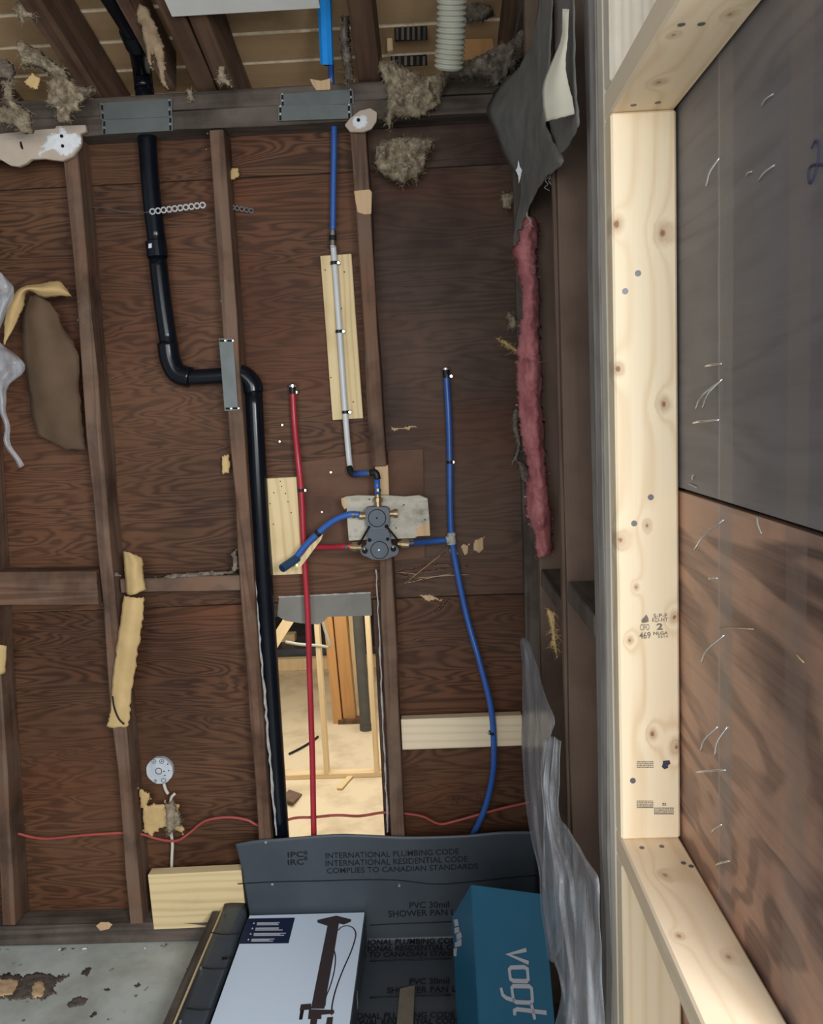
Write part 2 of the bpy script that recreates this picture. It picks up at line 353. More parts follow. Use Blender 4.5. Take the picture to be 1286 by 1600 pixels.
def blob(name, P, Y, T, mat, parent=None, step=3.0, taper=14.0, amp=.35, fs=45.0, proj=None, tilt=0.0, smooth=True, hair=0, rough_edge=1.0):
    """lumpy solid with the silhouette P (pixels at depth Y), thickness T, fluffy relief"""
    proj = proj or (lambda x, y: atY(x, y, Y)); n = proj(P[0][0], P[0][1])
    gx, gy = sum(p[0] for p in P) / len(P), sum(p[1] for p in P) / len(P)
    x0, x1 = min(p[0] for p in P) - step, max(p[0] for p in P) + step; y0, y1 = min(p[1] for p in P) - step, max(p[1] for p in P) + step
    nx, ny = int((x1 - x0) / step) + 1, int((y1 - y0) / step) + 1
    bm = bmesh.new(); F_, B_ = {}, {}
    ins = {}
    for i in range(nx + 1):
        for j in range(ny + 1):
            x, y = x0 + i * step, y0 + j * step
            jx = x + rough_edge * step * 1.6 * noise.noise(Vector((x * .13, y * .13, 3.3))); jy = y + rough_edge * step * 1.6 * noise.noise(Vector((x * .13, y * .13, 7.7)))
            ins[i, j] = inside(jx, jy, P) or edist(jx, jy, P) < step * .55
    used = set()
    cells = [(i, j) for i in range(nx) for j in range(ny) if ins[i, j] and ins[i + 1, j] and ins[i, j + 1] and ins[i + 1, j + 1]]
    for i, j in cells: used |= {(i, j), (i + 1, j), (i, j + 1), (i + 1, j + 1)}
    cs = set(cells); norm = (CAM - n).normalized(); norm = Vector((norm.x * .3, norm.y, norm.z * .3)).normalized() if proj.__name__ == '<lambda>' else Vector((0, 0, 1))
    for k in used:
        i, j = k; border = any((a, b) not in cs for a, b in ((i, j), (i - 1, j), (i, j - 1), (i - 1, j - 1)))
        x, y = x0 + i * step, y0 + j * step; p = proj(x, y)
        if border:
            p = p + Vector((random.uniform(-.4, .4), random.uniform(-.3, .3), random.uniform(-.4, .4))) * (step / 540) * rough_edge
            v = bm.verts.new(p); F_[k] = B_[k] = v; continue
        d = min(1.0, edist(x, y, P) / taper); h = math.sqrt(d); q = p * fs
        nn = noise.noise(q * .35) * .7 + noise.noise(q) * .45 + noise.noise(q * 2.6) * .25
        hh = T * h * (1 + amp * nn * 1.6)
        wob = Vector((noise.noise(q * 1.3 + Vector((5, 1, 2))), 0, noise.noise(q * 1.3 + Vector((1, 7, 3))))) * (step / 540) * .45
        F_[k] = bm.verts.new(p + norm * max(hh, .0004) + wob); B_[k] = bm.verts.new(p - norm * max(T * .15 * h, .0003))
    for i, j in cells:
        ks = [(i, j), (i + 1, j), (i + 1, j + 1), (i, j + 1)]
        for D, rev in ((F_, False), (B_, True)):
            vs = [D[k] for k in ks]; vs = vs[::-1] if rev else vs
            if rev and all(F_[k] is B_[k] for k in ks): continue
            try: bm.faces.new(vs)
            except ValueError: pass
    if hair:
        ks = [k for k in used]
        for _ in range(hair * 3):
            k = random.choice(ks); p = F_[k].co; d = Vector((random.gauss(0, 1), random.uniform(-1.2, .2), random.gauss(-.3, .8))) * random.uniform(.003, .011)
            w = Vector((random.uniform(-1, 1), 0, random.uniform(-1, 1))).normalized() * .00045; m = p + d * .55 + Vector((random.uniform(-1, 1), 0, random.uniform(-1, 1))) * .003
            a0, a1, b0, b1, c0 = [bm.verts.new(q) for q in (p + w, p - w, m + w * .8, m - w * .8, p + d)]
            bm.faces.new((a0, a1, b1, b0)); bm.faces.new((b0, b1, c0))
    return make(name, bm, mat, parent, smooth=smooth, recalc=not hair)
def ztf(P, ox, oy, s): return [(ox + a * s, oy + b * s) for a, b in P]
def text(body, size, fn, mat, parent, name='lettering', align='LEFT', bold=0.0, sx=1.0, thick=.0, shear=0.0):
    c = bpy.data.curves.new('t', 'FONT'); c.body = body; c.size = size; c.align_x = align; c.offset = bold; c.shear = shear; c.resolution_u = 3
    o = bpy.data.objects.new('t', c); COL.objects.link(o); bpy.context.view_layer.update()
    me = bpy.data.meshes.new_from_object(o.evaluated_get(bpy.context.evaluated_depsgraph_get()))
    bpy.data.objects.remove(o); bpy.data.curves.remove(c)
    for v in me.vertices: v.co = fn(v.co.x * sx, v.co.y)
    me.materials.clear(); me.materials.append(M[mat]); me.name = name
    return link(bpy.data.objects.new(name, me), parent)
def frame(o, x, y): return lambda a, b: Vector(o) + Vector(x) * a + Vector(y) * b

# ================================================================== SETTING: back wall
ZF = 0.0
wall = empty('wall_back', (0, YW, 0), 'old brown plywood back wall with exposed weathered studs', None, None, 'structure')
z_s1 = atY(300, 282, YW).z; z_s2 = atY(300, 947, YW).z; ZTOP = atY(300, 150, YW).z; XR = .345; XL = -2.7
def studx(px, py): return atY(px, py, YS).x
xM, xR = studx(377, 780), studx(594, 780)
xo0, xo1 = atY(428, 1150, YW).x, atY(590, 1100, YW).x; zo1 = atY(510, 962, YW).z; zo0 = atY(510, 1345, YW).z
def panel(x0, x1, z0, z1, m='ply', dy=0.0):
    return box('plywood_panel', (x0 + .0012, YW + dy, z0 + .0015), (x1 - .0012, YW + .014 + dy, z1 - .0015), m, wall, .001)
panel(XL, xR, z_s1, ZTOP); panel(xR, XR, z_s1, ZTOP, 'ply_dark')
panel(XL, xM, z_s2, z_s1); panel(xM, xR, z_s2, z_s1); panel(xR, XR, z_s2, z_s1, 'ply_dark')
panel(XL, xo0, 0, z_s2); panel(xo0, xo1, zo1, z_s2, 'ply_dark'); panel(xo0, xo1, 0, zo0); panel(xo1, xR, 0, z_s2, 'ply_dark'); panel(xR, XR, 0, z_s2)
SD = YW - YS
def stud(top, bot, mat='stud', w=.041, name='stud', parent=wall):
    a, b = atY(*top, YS), atY(*bot, YS); d = (a - b) / (a.z - b.z)
    return lumber(name, b + Vector((0, SD / 2, 0)), a + Vector((0, SD / 2, 0)), w, SD - .001, (1, 0, 0), mat, parent, 14, .006)
PT = 202
stud((107, PT + 6), (213, 1444)); stud((338, PT), (423, 1446)); stud((559, PT - 8), (591.5, 729)); stud((598, 776), (628, 1446))
stud((-60, PT + 10), (14, 1446))
sc = pprism('notch_face', [(586, 728), (606, 727), (608, 778), (588, 778)], YS + .012, SD - .014, 'split', wall, .001)
pprism('scar', [(553, 298), (578, 296), (581, 300), (580, 334), (570, 335), (558, 331)], YS - .003, .006, 'split', wall, .001)
# plates
def zat(py, Y=YS): return atY(300, py, Y).z
ztp0, ztp1, ztp2 = zat(202), zat(171), zat(142)
lumber('top_plate', (XL, YS + .045, (ztp0 + ztp1) / 2), (XR, YS + .045, (ztp0 + ztp1) / 2), ztp1 - ztp0 - .002, .088, (0, 0, 1), 'stud_dark', wall, 12, .005)
lumber('top_plate', (XL, YS + .048, (ztp1 + ztp2) / 2), (XR, YS + .048, (ztp1 + ztp2) / 2), ztp2 - ztp1 - .002, .09, (0, 0, 1), 'stud_dark', wall, 12, .006)
lumber('bottom_plate', (XL, YS + .045, .034), (XR, YS + .045, .034), .066, .086, (0, 0, 1), 'stud_dark', wall, 10, .004)
stud((-285, PT + 12), (-190, 1446)); stud((-510, PT + 12), (-400, 1446))
a = atY(-60, 922, YS); b = atY(151, 919, YS)
lumber('blocking', (a.x, YS + .045, a.z), (b.x, YS + .045, b.z), .102, .082, (0, 0, 1), 'stud', wall, 6, .004)
a = atY(186, 917, YS); b = atY(374, 912, YS)
lumber('blocking', (a.x, YS + .048, a.z), (b.x, YS + .048, b.z), .044, .078, (0, 0, 1), 'stud', wall, 6, .004)
a = atY(420, 905, YS); b = atY(590, 900, YS)
# chalky drywall edges beside the opening
def ragged(name, p0, p1, Y, r, mat, parent, n=40):
    a, b = atY(*p0, Y), atY(*p1, Y)
    pts = [a.lerp(b, i / n) + Vector((random.uniform(-1, 1) * r * .5, 0, 0)) for i in range(n + 1)]
    bm = bmesh.new(); bm_tube(bm, pts, lambda i: r * random.uniform(.5, 1.2), 6); return make(name, bm, mat, parent)
ragged('drywall_edge', (398, 905), (432, 1305), YS + .02, .0042, 'chalk', wall)
ragged('drywall_edge', (588, 890), (606, 1300), YS + .03, .0032, 'chalk', wall)
dw = pprism('drywall_header', [(436, 934), (470, 931), (520, 929), (560, 927), (579, 926), (581, 962), (540, 963), (512, 964), (506, 971), (497, 976), (470, 974), (445, 970), (433, 962)], YW - .006, .012, 'drywall_grey', wall, .001)
ragged('drywall_edge', (436, 933), (579, 926), YW - .007, .0028, 'chalk', wall, 30)
# pale chips and splinters on the sheathing
for P in ([(347, 712), (359, 711), (359, 738), (345, 741)], [(360, 262), (372, 262), (374, 275), (366, 282), (355, 283)]):
    blob('paper_scrap', P, YW - .03, .004, 'kraft', wall, 1.5, 4)
for P, m in (([(742, 842), (757, 838), (757, 858), (748, 866), (738, 860)], 'split'), ([(720, 852), (732, 850), (733, 866), (724, 868)], 'split'), ([(700, 858), (712, 856), (716, 866), (704, 870)], 'split'),
             ([(620, 893), (680, 880), (735, 884), (680, 890), (630, 899)], 'ply_patch'), ([(668, 965), (690, 945), (700, 930), (704, 932), (688, 954)], 'ply_patch'), ([(610, 668), (660, 665), (640, 671), (612, 673)], 'split'), ([(655, 930), (672, 928), (690, 938), (668, 940)], 'split')):
    blob('torn_veneer', P, YW - .001, .002, m, wall, 1.5, 5)
random.seed(11)
for i in range(16):
    x0_, y0_ = 612 + random.uniform(0, 40), 880 + random.uniform(0, 50); L_ = random.uniform(25, 85); a_ = random.uniform(-.25, .2) if i % 4 else -.8
    p0_, p1_ = atY(x0_, y0_, YW - .001), atY(x0_ + L_, y0_ + a_ * L_, YW - .004)
    tube('splinter', [p0_, (p0_ + p1_) / 2 + Vector((0, -.004, .002)), p1_], .0011, ['ply_patch', 'stud', 'split'][i % 3], wall, 3, 4)
pprism('plywood_patch', [(470, 722), (588, 706), (594, 862), (474, 866)], YW - .012, .011, 'ply_patch', wall, .001)
pprism('plywood_patch', [(606, 704), (661, 702), (664, 871), (612, 877)], YW - .012, .011, 'ply_patch', wall, .001)
for px, py in ((441, 664), (517, 738), (503, 800), (437, 690)):
    c = atY(px, py, YW - .014); cyl('screw_head', c, c + Vector((0, .006, 0)), .003, 'bright', wall, 10)
for px, py in ((126, 416), (122, 471), (121, 500), (133, 602), (145, 668), (166, 854), (168, 885), (324, 208), (322, 233), (345, 470), (356, 466)):
    c = atY(px, py, YS - .004); cyl('nail_head', c + Vector((0, .002, 0)), c + Vector((0, .006, 0)), .0022, 'steel', wall, 8)
# pencilled words on the lowest panel
def on_wall(px, py, dx=1.0, tilt=0.0):
    o = atY(px, py, YW - .0012); return lambda x, y: o + Vector((x, 0, y + tilt * x))
def scrawl(name, strokes, ox, oy, s, Y, r, mat, parent):
    bm = bmesh.new()
    for st in strokes: bm_tube(bm, cr([atY(ox + a * s, oy + b * s, Y) for a, b in st], 4), r, 5)
    return make(name, bm, mat, parent)
scrawl('pencil_note', [[(458, 240), (463, 215), (465, 195)], [(465, 195), (478, 218), (490, 240)], [(490, 240), (494, 210), (498, 180)],
                       [(520, 190), (506, 205), (512, 226), (530, 224), (535, 200), (520, 190)], [(612, 170), (640, 172)], [(628, 172), (626, 205)], [(650, 180), (642, 200), (655, 208), (672, 200), (676, 178)]], 600, 1200, .2333, YW - .0005, .0009, 'ink_soft', wall)

# ================================================================== floor, lower room
fl = empty('floor', (0, 0, 0), 'worn grey-green painted floor with stains left of the shower', None, None, 'structure')
box('slab', (-2.9, -2.2, -.12), (.36, YW + .02, 0), 'floor', fl, 0)
Z2 = -1.3
lf = box('floor_lower', (-3.2, 2.62, Z2 - .1), (2.2, 9.3, Z2), 'subfloor', None, 0); tag(lf, 'bright plywood subfloor of the room seen through the wall opening', None, None, 'structure')
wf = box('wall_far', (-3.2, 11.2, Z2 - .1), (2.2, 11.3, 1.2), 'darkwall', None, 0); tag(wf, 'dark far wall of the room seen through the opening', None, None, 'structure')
for x, nm in ((-3.3, 'wall_far_left'), (2.2, 'wall_far_right')):
    w = box(nm, (x, 2.62, Z2 - .1), (x + .1, 11.3, 1.2), 'subfloor', None, 0); tag(w, 'side wall of the lower room behind the opening', None, None, 'structure')
cw = box('ceiling_lower', (-3.3, 2.62, 1.2), (2.3, 11.3, 1.25), 'subfloor', None, 0); tag(cw, 'ceiling of the lower room behind the opening', None, None, 'structure')
nw = box('wall_below_opening', (-3.2, 2.56, Z2 - .1), (2.2, 2.62, zo0 - .02), 'subfloor', None, 0); tag(nw, 'lower wall under the opening', None, None, 'structure')
# raised dark ledge with film, beam at its edge
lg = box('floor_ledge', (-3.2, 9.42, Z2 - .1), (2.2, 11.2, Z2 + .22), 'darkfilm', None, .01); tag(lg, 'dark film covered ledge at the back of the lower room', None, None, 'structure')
def floorY(px, py): return atZ(px, py, Z2)
bmY = 9.3
tag(box('ledge_beam', (-3.2, bmY, Z2), (2.2, bmY + .1, Z2 + .14), 'tan_wood', None, .004), 'pale timber beam along the edge of the dark ledge', 'beam')
# partition of two studs on a bottom plate
pA = floorY(512, 1213); Yp = pA.y
part = empty('stud_partition', (pA.x, Yp, Z2), 'pale two-stud partition frame seen through the wall opening', 'partition')
lumber('bottom_plate', (pA.x - 1.4, Yp, Z2 + .02), (pA.x + .62, Yp, Z2 + .02), .089, .038, (0, 1, 0), 'tan_wood', part)
for pxb, pxt in (((511, 1205), (495, 965)), ((589, 1200), (574, 960))):
    a = atY(*pxb, Yp); b = atY(*pxt, Yp); d = b - a
    lumber('stud', (a.x, Yp, Z2 + .04), Vector((a.x, Yp, Z2 + .04)) + d * ((1.2 - Z2 - .04) / d.z), .038, .089, (1, 0, 0), 'tan_wood', part)
pB = floorY(527, 1127)
post = empty('timber_post', (pB.x, pB.y, Z2), 'orange-brown built-up timber post on the lower room floor', 'post')
for px0, px1, mt, dy in ((517, 531, 'orange_wood', .0), (532, 552, 'orange_wood', .03)):
    a, b = atY(px0 + 5, 1120, pB.y), atY(px1 + 5, 1120, pB.y)
    lumber('plank', ((a.x + b.x) / 2, pB.y + dy, Z2), ((a.x + b.x) / 2 - .10, pB.y + dy, 1.2), (b.x - a.x) - .004, .14, (1, 0, 0), mt, post)
box('foot_plate', (atY(530, 1120, pB.y).x, pB.y - .09, Z2), (atY(575, 1120, pB.y).x, pB.y + .02, Z2 + .04), 'stud', post)
pC = atZ(560, 1080, Z2)
tag(lumber('wall_plank', (pC.x - .02, 9.0, Z2), (pC.x - .08, 9.0, 1.2), .16, .05, (1, 0, 0), 'tan_wood'), 'yellow upright plank behind the timber post', 'plank')
pD = floorY(572, 1140)
dp = empty('drain_pipe', (pD.x, pD.y, Z2), 'dark grey vertical drain pipe standing on the lower room floor', 'pipe')
cyl('pipe', (pD.x, pD.y, Z2), (pD.x - .05, pD.y, 1.2), .050, 'grey_pipe', dp, 20); cyl('hub', (pD.x, pD.y, Z2), (pD.x, pD.y, Z2 + .05), .058, 'grey_pipe', dp, 20)
tag(tube('flexible_cable', [atY(a, b, 6.4) for a, b in ((446, 1003), (470, 1007), (500, 1009), (513, 1011), (514, 1004), (508, 985), (503, 965), (500, 940))], .012, 'duct'), 'pale cable looping in the lower room behind the opening', 'cable')
tag(box('wood_offcut', (atY(443, 1036, 9.8).x, 9.75, Z2 + .22), (atY(464, 1036, 9.8).x, 9.9, Z2 + .31), 'tan_wood', None, .004), 'small pale wood offcut on the dark ledge', 'offcut')
br = atY(440, 985, 6.9)
tag(lumber('brace_board', (br.x - .1, 6.9, br.z - .15), (br.x + .16, 6.9, br.z + .22), .09, .04, (1, 0, -.4), 'tan_wood'), 'short diagonal pale brace in the corner of the opening view', 'board')
q = floorY(545, 1222); tag(lumber('wood_shim', (q.x - .06, q.y - .14, Z2 + .012), (q.x + .03, q.y + .16, Z2 + .012), .045, .014, (1, 0, 0), 'pine_board'), 'small pale shim lying on the lower floor', 'shim')
q = floorY(457, 1250); tag(prism('scrap_panel', [floorY(452, 1236) + Vector((0, 0, .002)), floorY(472, 1243) + Vector((0, 0, .002)), floorY(458, 1262) + Vector((0, 0, .03)), floorY(440, 1255) + Vector((0, 0, .03))], (0, 0, .012), 'stud_brown'), 'dark scrap of board lying on the lower floor', 'scrap')
tag(tube('cord', [floorY(a, b) + Vector((0, 0, .012)) for a, b in ((452, 1180), (468, 1172), (485, 1162), (497, 1153))], .01, 'blackfit'), 'thin dark cord lying on the lower floor', 'cord')

# ================================================================== ceiling: roof boards on rafters
SL = .25
ceil = empty('ceiling', (0, YS, ztp2), 'open roof framing with tan boards over dark rafters', None, None, 'structure')
up = Vector((0, SL, 1)).normalized(); alongY = Vector((0, -1, SL)).normalized()
RB = .155                                                # rafter depth
P0 = Vector((0, YS + .05, ztp2))                         # rafters sit on the plate here
roofn = Vector((0, SL, 1)); Pr = P0 + up * (RB + .002)
e0 = atP(440, 96, Pr, roofn).y; e1 = atP(440, 50, Pr, roofn).y; BW = (e0 - e1)
y = e0 + 2 * BW
def RBN(c): return [o.name for o in bpy.data.objects if o.name.startswith('roof_board')][-1]
for k in range(16):
    yc0, yc1 = y - .006, y - BW + .006
    z0 = Pr.z + (Pr.y - yc0) * SL; z1 = Pr.z + (Pr.y - yc1) * SL
    prism('roof_board', [(-2.8, yc0, z0), (.9, yc0, z0), (.9, yc1, z1), (-2.8, yc1, z1)], up * .013, ['roofboard', 'roof_edge'], ceil, .0008); y -= BW
    for f in bpy.data.objects[RBN(ceil)].data.polygons:
        if abs(f.normal.y) > .8: f.material_index = 1
def rafter(px, py=128, w=.041, mat='rafter', dz=0.0, name='rafter', y1=-.3):
    c = atY(px, py, YS + .02).x; L = (YS + .25 - y1)
    a = P0 + Vector((c, .25, -.25 * SL)) + up * (RB / 2 + dz); a.x = c; b = a + Vector((0, -1, SL)) * L
    return lumber(name, a, b, w, RB - .002, (1, 0, 0), mat, ceil, 12, .005)
rafter(143, w=.05); rafter(322, w=.052, name='rafter'); rafter(354, w=.045); rafter(578, w=.062); rafter(800, w=.05); rafter(-40); rafter(-265); rafter(-490)
wd = atY(262, 128, YS).x
lumber('brace', P0 + Vector((wd, -.02, 0)) + up * .075, P0 + Vector((wd - .03, -1.2, .30)) + up * .075, .03, .12, (1, 0, 0), 'stud', ceil, 6, .004)
c0 = atP(268, 17, P0, roofn); c1 = atP(500, 5, P0, roofn)
prism('ceiling_board', [Vector((c0.x, c0.y, c0.z - .014)), Vector((c1.x, c0.y, c0.z - .014)), Vector((c1.x, c0.y - .7, c0.z + .175 - .014)), Vector((c0.x, c0.y - .7, c0.z + .175 - .014))], up * .012, 'white_paint', ceil, .001)
pprism('ledger', [(690, 62), (770, 60), (772, 92), (690, 95)], YS + .12, .02, 'orange_wood', ceil, .001)
pprism('ledger', [(604, 40), (612, 40), (614, 78), (605, 80)], YS + .10, .02, 'pine_board', ceil, .001)
for P in ([(597, -6), (660, -9), (661, 14), (598, 18)], [(616, 41), (667, 38), (668, 61), (617, 64)], [(610, 88), (667, 85), (668, 101), (612, 104)]):
    vb = pprism('soffit_vent', P, YS + .06, .006, 'black', ceil)
    for q in range(6):
        f0 = (q + .3) / 6; xa = P[0][0] + (P[1][0] - P[0][0]) * f0; pprism('vent_rib', [(xa, P[0][1]), (xa + 4, P[0][1]), (xa + 4, P[3][1] - 2), (xa, P[3][1] - 2)], YS + .0585, .002, 'stud_dark', vb)
pprism('shim', [(484, 123), (502, 126), (516, 122), (516, 140), (494, 141), (488, 132)], YS - .004, .03, 'split', ceil, .001)

# ================================================================== right wall and framed opening
wr = empty('wall_right', (XP, 1.5, 0), 'right wall of old studs with plywood sheathing outside', None, None, 'structure')
zj = atX(1062, 765, XP).z
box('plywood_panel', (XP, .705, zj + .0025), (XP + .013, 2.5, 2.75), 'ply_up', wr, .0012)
box('plywood_panel', (XP, .705, -.1), (XP + .013, 2.5, zj - .0025), 'ply_low', wr, .0012)
box('joint_light_block', (XP + .0135, .705, -.1), (XP + .02, 2.5, 2.75), 'black', wr, 0)  # unseen black sheet added to stop light showing through the panel joint
ZC = 2.55
def rstud(y0, y1, mat, x0=XI, x1=XP - .001, z0=.0, z1=ZC, name='stud', par=wr, wob=.003):
    return lumber(name, ((x0 + x1) / 2, (y0 + y1) / 2, z0), ((x0 + x1) / 2, (y0 + y1) / 2, z1), x1 - x0, y1 - y0 - .001, (1, 0, 0), mat, par, 14, wob, .002)
rstud(1.243, 1.290, 'stud_grey', XI - .001, wob=.004); rstud(1.296, 1.338, 'stud_ash', XI + .001, wob=.004); 
rstud(1.62, 1.662, 'stud_brown', XI + .001); rstud(2.04, 2.082, 'stud_brown'); rstud(2.40, 2.438, 'stud_dark'); 
# pale strip on the edge of the second old stud
lumber('batten', (XI - .002, 1.645, .05), (XI - .002, 1.645, 2.5), .007, .024, (1, 0, 0), 'stud_brown', wr, 16, .002)
for (px, py, y0, y1) in ((894, 905, 1.34, 1.615), (853, 888, 1.665, 2.035)):
    z = atX(px, py, XI + .03).z
    lumber('blocking', ((XI + XP) / 2, y0 + .004, z), ((XI + XP) / 2, y1 - .004, z), .085, .04, (1, 0, 0), 'stud_dark', wr, 4, .003)
lumber('top_plate', ((XI + XP) / 2, .0, ZC + .025), ((XI + XP) / 2, 2.5, ZC + .025), .088, .045, (1, 0, 0), 'stud_dark', wr, 6, .003)
lumber('bottom_plate', ((XI + XP) / 2, .0, .021), ((XI + XP) / 2, 2.39, .021), .088, .04, (1, 0, 0), 'stud_dark', wr, 6, .003)
# nails, staples, splinters left on the sheathing
def wallnail(p, q, out, mat='bright', r=.0014):
    a = atX(*p, XP); b = atX(*q, XP) + Vector((-out, 0, 0)); m = (a + b) / 2 + Vector((-out * .45, 0, 0))
    tube('bent_nail', [a, m, b], r, mat, wr, 4, 6)
for p, q, o in (((1119, 600), (1103, 637), .012), ((1129, 592), (1114, 636), .012), ((1124, 656), (1101, 660), .014), ((1131, 812), (1100, 858), .012), ((1132, 992), (1114, 1034), .014), ((1122, 1135), (1110, 1172), .012),
                ((1137, 1135), (1130, 1180), .01), ((1134, 1203), (1106, 1206), .014), ((1125, 246), (1115, 290), .008), ((1128, 1288), (1120, 1301), .006), ((1140, 1345), (1126, 1352), .006), ((1128, 568), (1110, 572), .006), ((1122, 903), (1116, 904), .006)):
    wallnail(p, q, o)
for p, q in (((1125, 982), (1177, 983)), ((1184, 283), (1210, 258)), ((1190, 165), (1208, 147)), ((1082, 750), (1084, 742)), ((1076, 756), (1088, 762)), ((1183, 808), (1190, 834)), ((1245, 1022), (1256, 1035)), ((1166, 275), (1175, 268))):
    a, b = atX(*p, XP - .001), atX(*q, XP - .001); m = (a + b) / 2 + Vector((-.0015, 0, .001))
    tube('splinter', [a, m, b], .0009, 'split' if p[1] > 900 else 'chalk', wr, 3, 5)
bm = bmesh.new()
bm_tube(bm, cr([atX(1080 + a * .16, 150 + b * .16, XP - .0003) for a, b in ((1180, 510), (1215, 440), (1250, 480), (1242, 640), (1200, 800), (1160, 850), (1150, 750), (1180, 680), (1286, 672), (1340, 690))], 4), .0013, 6)
make('marker_numeral', bm, 'ink_blue', wr)
# rough opening
win = empty('window_1', (XI, YJ, 0), 'new spruce lumber framing a boarded window opening', None, None, 'structure')
ztopJ, zbotJ = ZTJ, ZBJ
xm = (XI + XP - .003) / 2; wj = XP - .003 - XI
jamb = lumber('jamb_stud', (xm, YJ + .019, zbotJ + .0005), (xm, YJ + .019, ztopJ - .0005), wj, .0375, (1, 0, 0), 'pine_jamb', win, 1, 0, .003)
lumber('king_stud', (xm - .001, YJ + .0575, .04), (xm - .001, YJ + .0575, ZC), wj, .0375, (1, 0, 0), 'stud_pale', win, 1, 0, .003)
lumber('header', (xm, YJ + .037, ztopJ + .019), (xm, -.2, ztopJ + .019), wj, .0375, (1, 0, 0), 'pine_rail', win, 1, 0, .003)
lumber('sill', (xm, YJ + .037, zbotJ - .019), (xm, -.2, zbotJ - .019), wj, .0375, (1, 0, 0), 'pine_rail', win, 1, 0, .003)
lumber('cripple_stud', (xm, YJ + .019, .04), (xm, YJ + .019, zbotJ - .039), wj, .0375, (1, 0, 0), 'pine', win, 1, 0, .003)
lumber('cripple_stud', (xm, YJ + .019, ztopJ + .039), (xm, YJ + .019, ZC), wj, .0375, (1, 0, 0), 'stud_pale', win, 1, 0, .003)
lumber('cripple_stud', (xm, .55, .04), (xm, .55, zbotJ - .039), wj, .0375, (1, 0, 0), 'pine', win, 1, 0, .003)
for px, py in ((997, 427), (977, 455), (991, 818), (1017, 777), (989, 1220)):
    c = atY(px, py, YJ - .0005); cyl('screw_head', c, c + Vector((0, .004, 0)), .0042, 'screw', jamb, 12)
for px, py in ((1003, 1324), (1034, 1322), (1068, 1348), (1080, 1353)):
    c = atZ(px, py, zbotJ + .0005); cyl('screw_head', c, c + Vector((0, 0, -.004)), .0036, 'screw', win, 10)
for px, py in ((1065, 39), (1096, 38), (990, 165), (1028, 161)):
    c = atZ(px, py, ztopJ - .0005); cyl('screw_head', c, c + Vector((0, 0, .004)), .004, 'screw', win, 10)
def stamp(body, px, py, h, wpx, bold=0.0, mat='ink_wood', name='grade_stamp'):
    o = atY(px, py, YJ - .0004); k = YJ / F; size = h * k / .70
    t = text(body, size, lambda x, y: o + Vector((x, 0, y)), mat, jamb, name, bold=size * bold)
    xs = [v.co.x for v in t.data.vertices]; s = wpx * k / (max(xs) - min(xs)); x0 = min(xs)
    for v in t.data.vertices: v.co.x = o.x + (v.co.x - x0) * s
    return t
stamp('S-P-F', 1021, 965, 6, 22, .012); stamp('KD-HT', 1019, 972, 6.5, 25, .012); stamp('CIFO', 1000, 985, 10, 15, .006); stamp('2', 1026, 984, 10, 10, .035)
stamp('469', 999, 998, 10.5, 18, .015); stamp('NLGA', 1021, 992, 5, 23, .03); stamp('R3/19', 1028, 997, 4, 16, .01)
pprism('grade_stamp', [(1003, 973), (1002, 969), (1007, 964), (1010, 960), (1013, 966), (1014, 971), (1009, 973)], YJ - .0004, .0004, 'ink_wood', jamb)
# small unreadable print marks low on the jamb: rows of fine dashes
def microprint(x0, y0, x1, rows, dy, solid_last=False, mat='ink_wood'):
    bm = bmesh.new()
    for i in range(rows):
        x = x0; yy = y0 + i * dy
        if solid_last and i == rows - 1: spans = [(x0, x1)]
        else:
            spans = []
            while x < x1 - 1:
                w = random.uniform(.8, 3.2); spans.append((x, min(x + w, x1))); x += w + random.uniform(.4, 1.1)
        for a, b in spans: bm_prism(bm, [atY(a, yy, YJ - .0004), atY(b, yy, YJ - .0004), atY(b, yy + dy * .6, YJ - .0004), atY(a, yy + dy * .6, YJ - .0004)], (0, .0003, 0))
    return make('printed_mark', bm, mat, jamb)
microprint(995, 1189.5, 1021, 4, 2.9); microprint(995, 1251, 1021, 5, 2.5, True); microprint(1022, 1262, 1053, 4, 2.9, True); microprint(1035, 1255, 1041, 2, 2.4)
pprism('printed_mark', [(1036, 1189), (1046, 1188), (1048, 1193), (1044, 1196), (1044, 1200), (1038, 1202), (1034, 1198), (1036, 1193)], YJ - .0004, .0003, 'ink_blue', jamb)

# ================================================================== THINGS
def plate(name, P, Y, label, holes, rows=2, vertical=False):
    t = empty(name, sum((atY(*p, Y) for p in P), Vector()) / 4, label, 'nail plate', 'steel nail plates on the framing')
    pprism('plate', P, Y, .0022, 'steel', t, .0004)
    A, B, C_, D = [atY(*p, Y - .0004) for p in P]
    for u, v in holes:
        c = A.lerp(B, u).lerp(D.lerp(C_, u), v); ux = (B - A).normalized(); uy = (A - D).normalized(); w, h = (.0065, .0028) if vertical else (.0028, .0065)
        prism('slot', [c - ux * w - uy * h, c + ux * w - uy * h, c + ux * w + uy * h, c - ux * w + uy * h], (0, .0004, 0), 'black', t)
        c2 = c + (ux * .010 if vertical else uy * .009) ; cyl('nail_head', c2 + Vector((0, -.002, 0)), c2 + Vector((0, .001, 0)), .0028, 'bright', t, 8)
    return t
hs = [(.035, .28), (.965, .28), (.035, .8), (.965, .8)]
plate('nail_plate', [(155, 161), (269, 154), (269, 182), (157, 187)], YS - .008, 'upper dark steel nail plate above the black pipe', hs)
plate('nail_plate', [(159, 187), (270, 181), (270, 204), (159, 210)], YS - .005, 'lower dark steel nail plate where the black pipe leaves the plate', hs)
plate('nail_plate', [(437, 147), (552, 139), (553, 162), (438, 167)], YS - .005, 'upper tilted steel nail plate above the blue tube', hs)
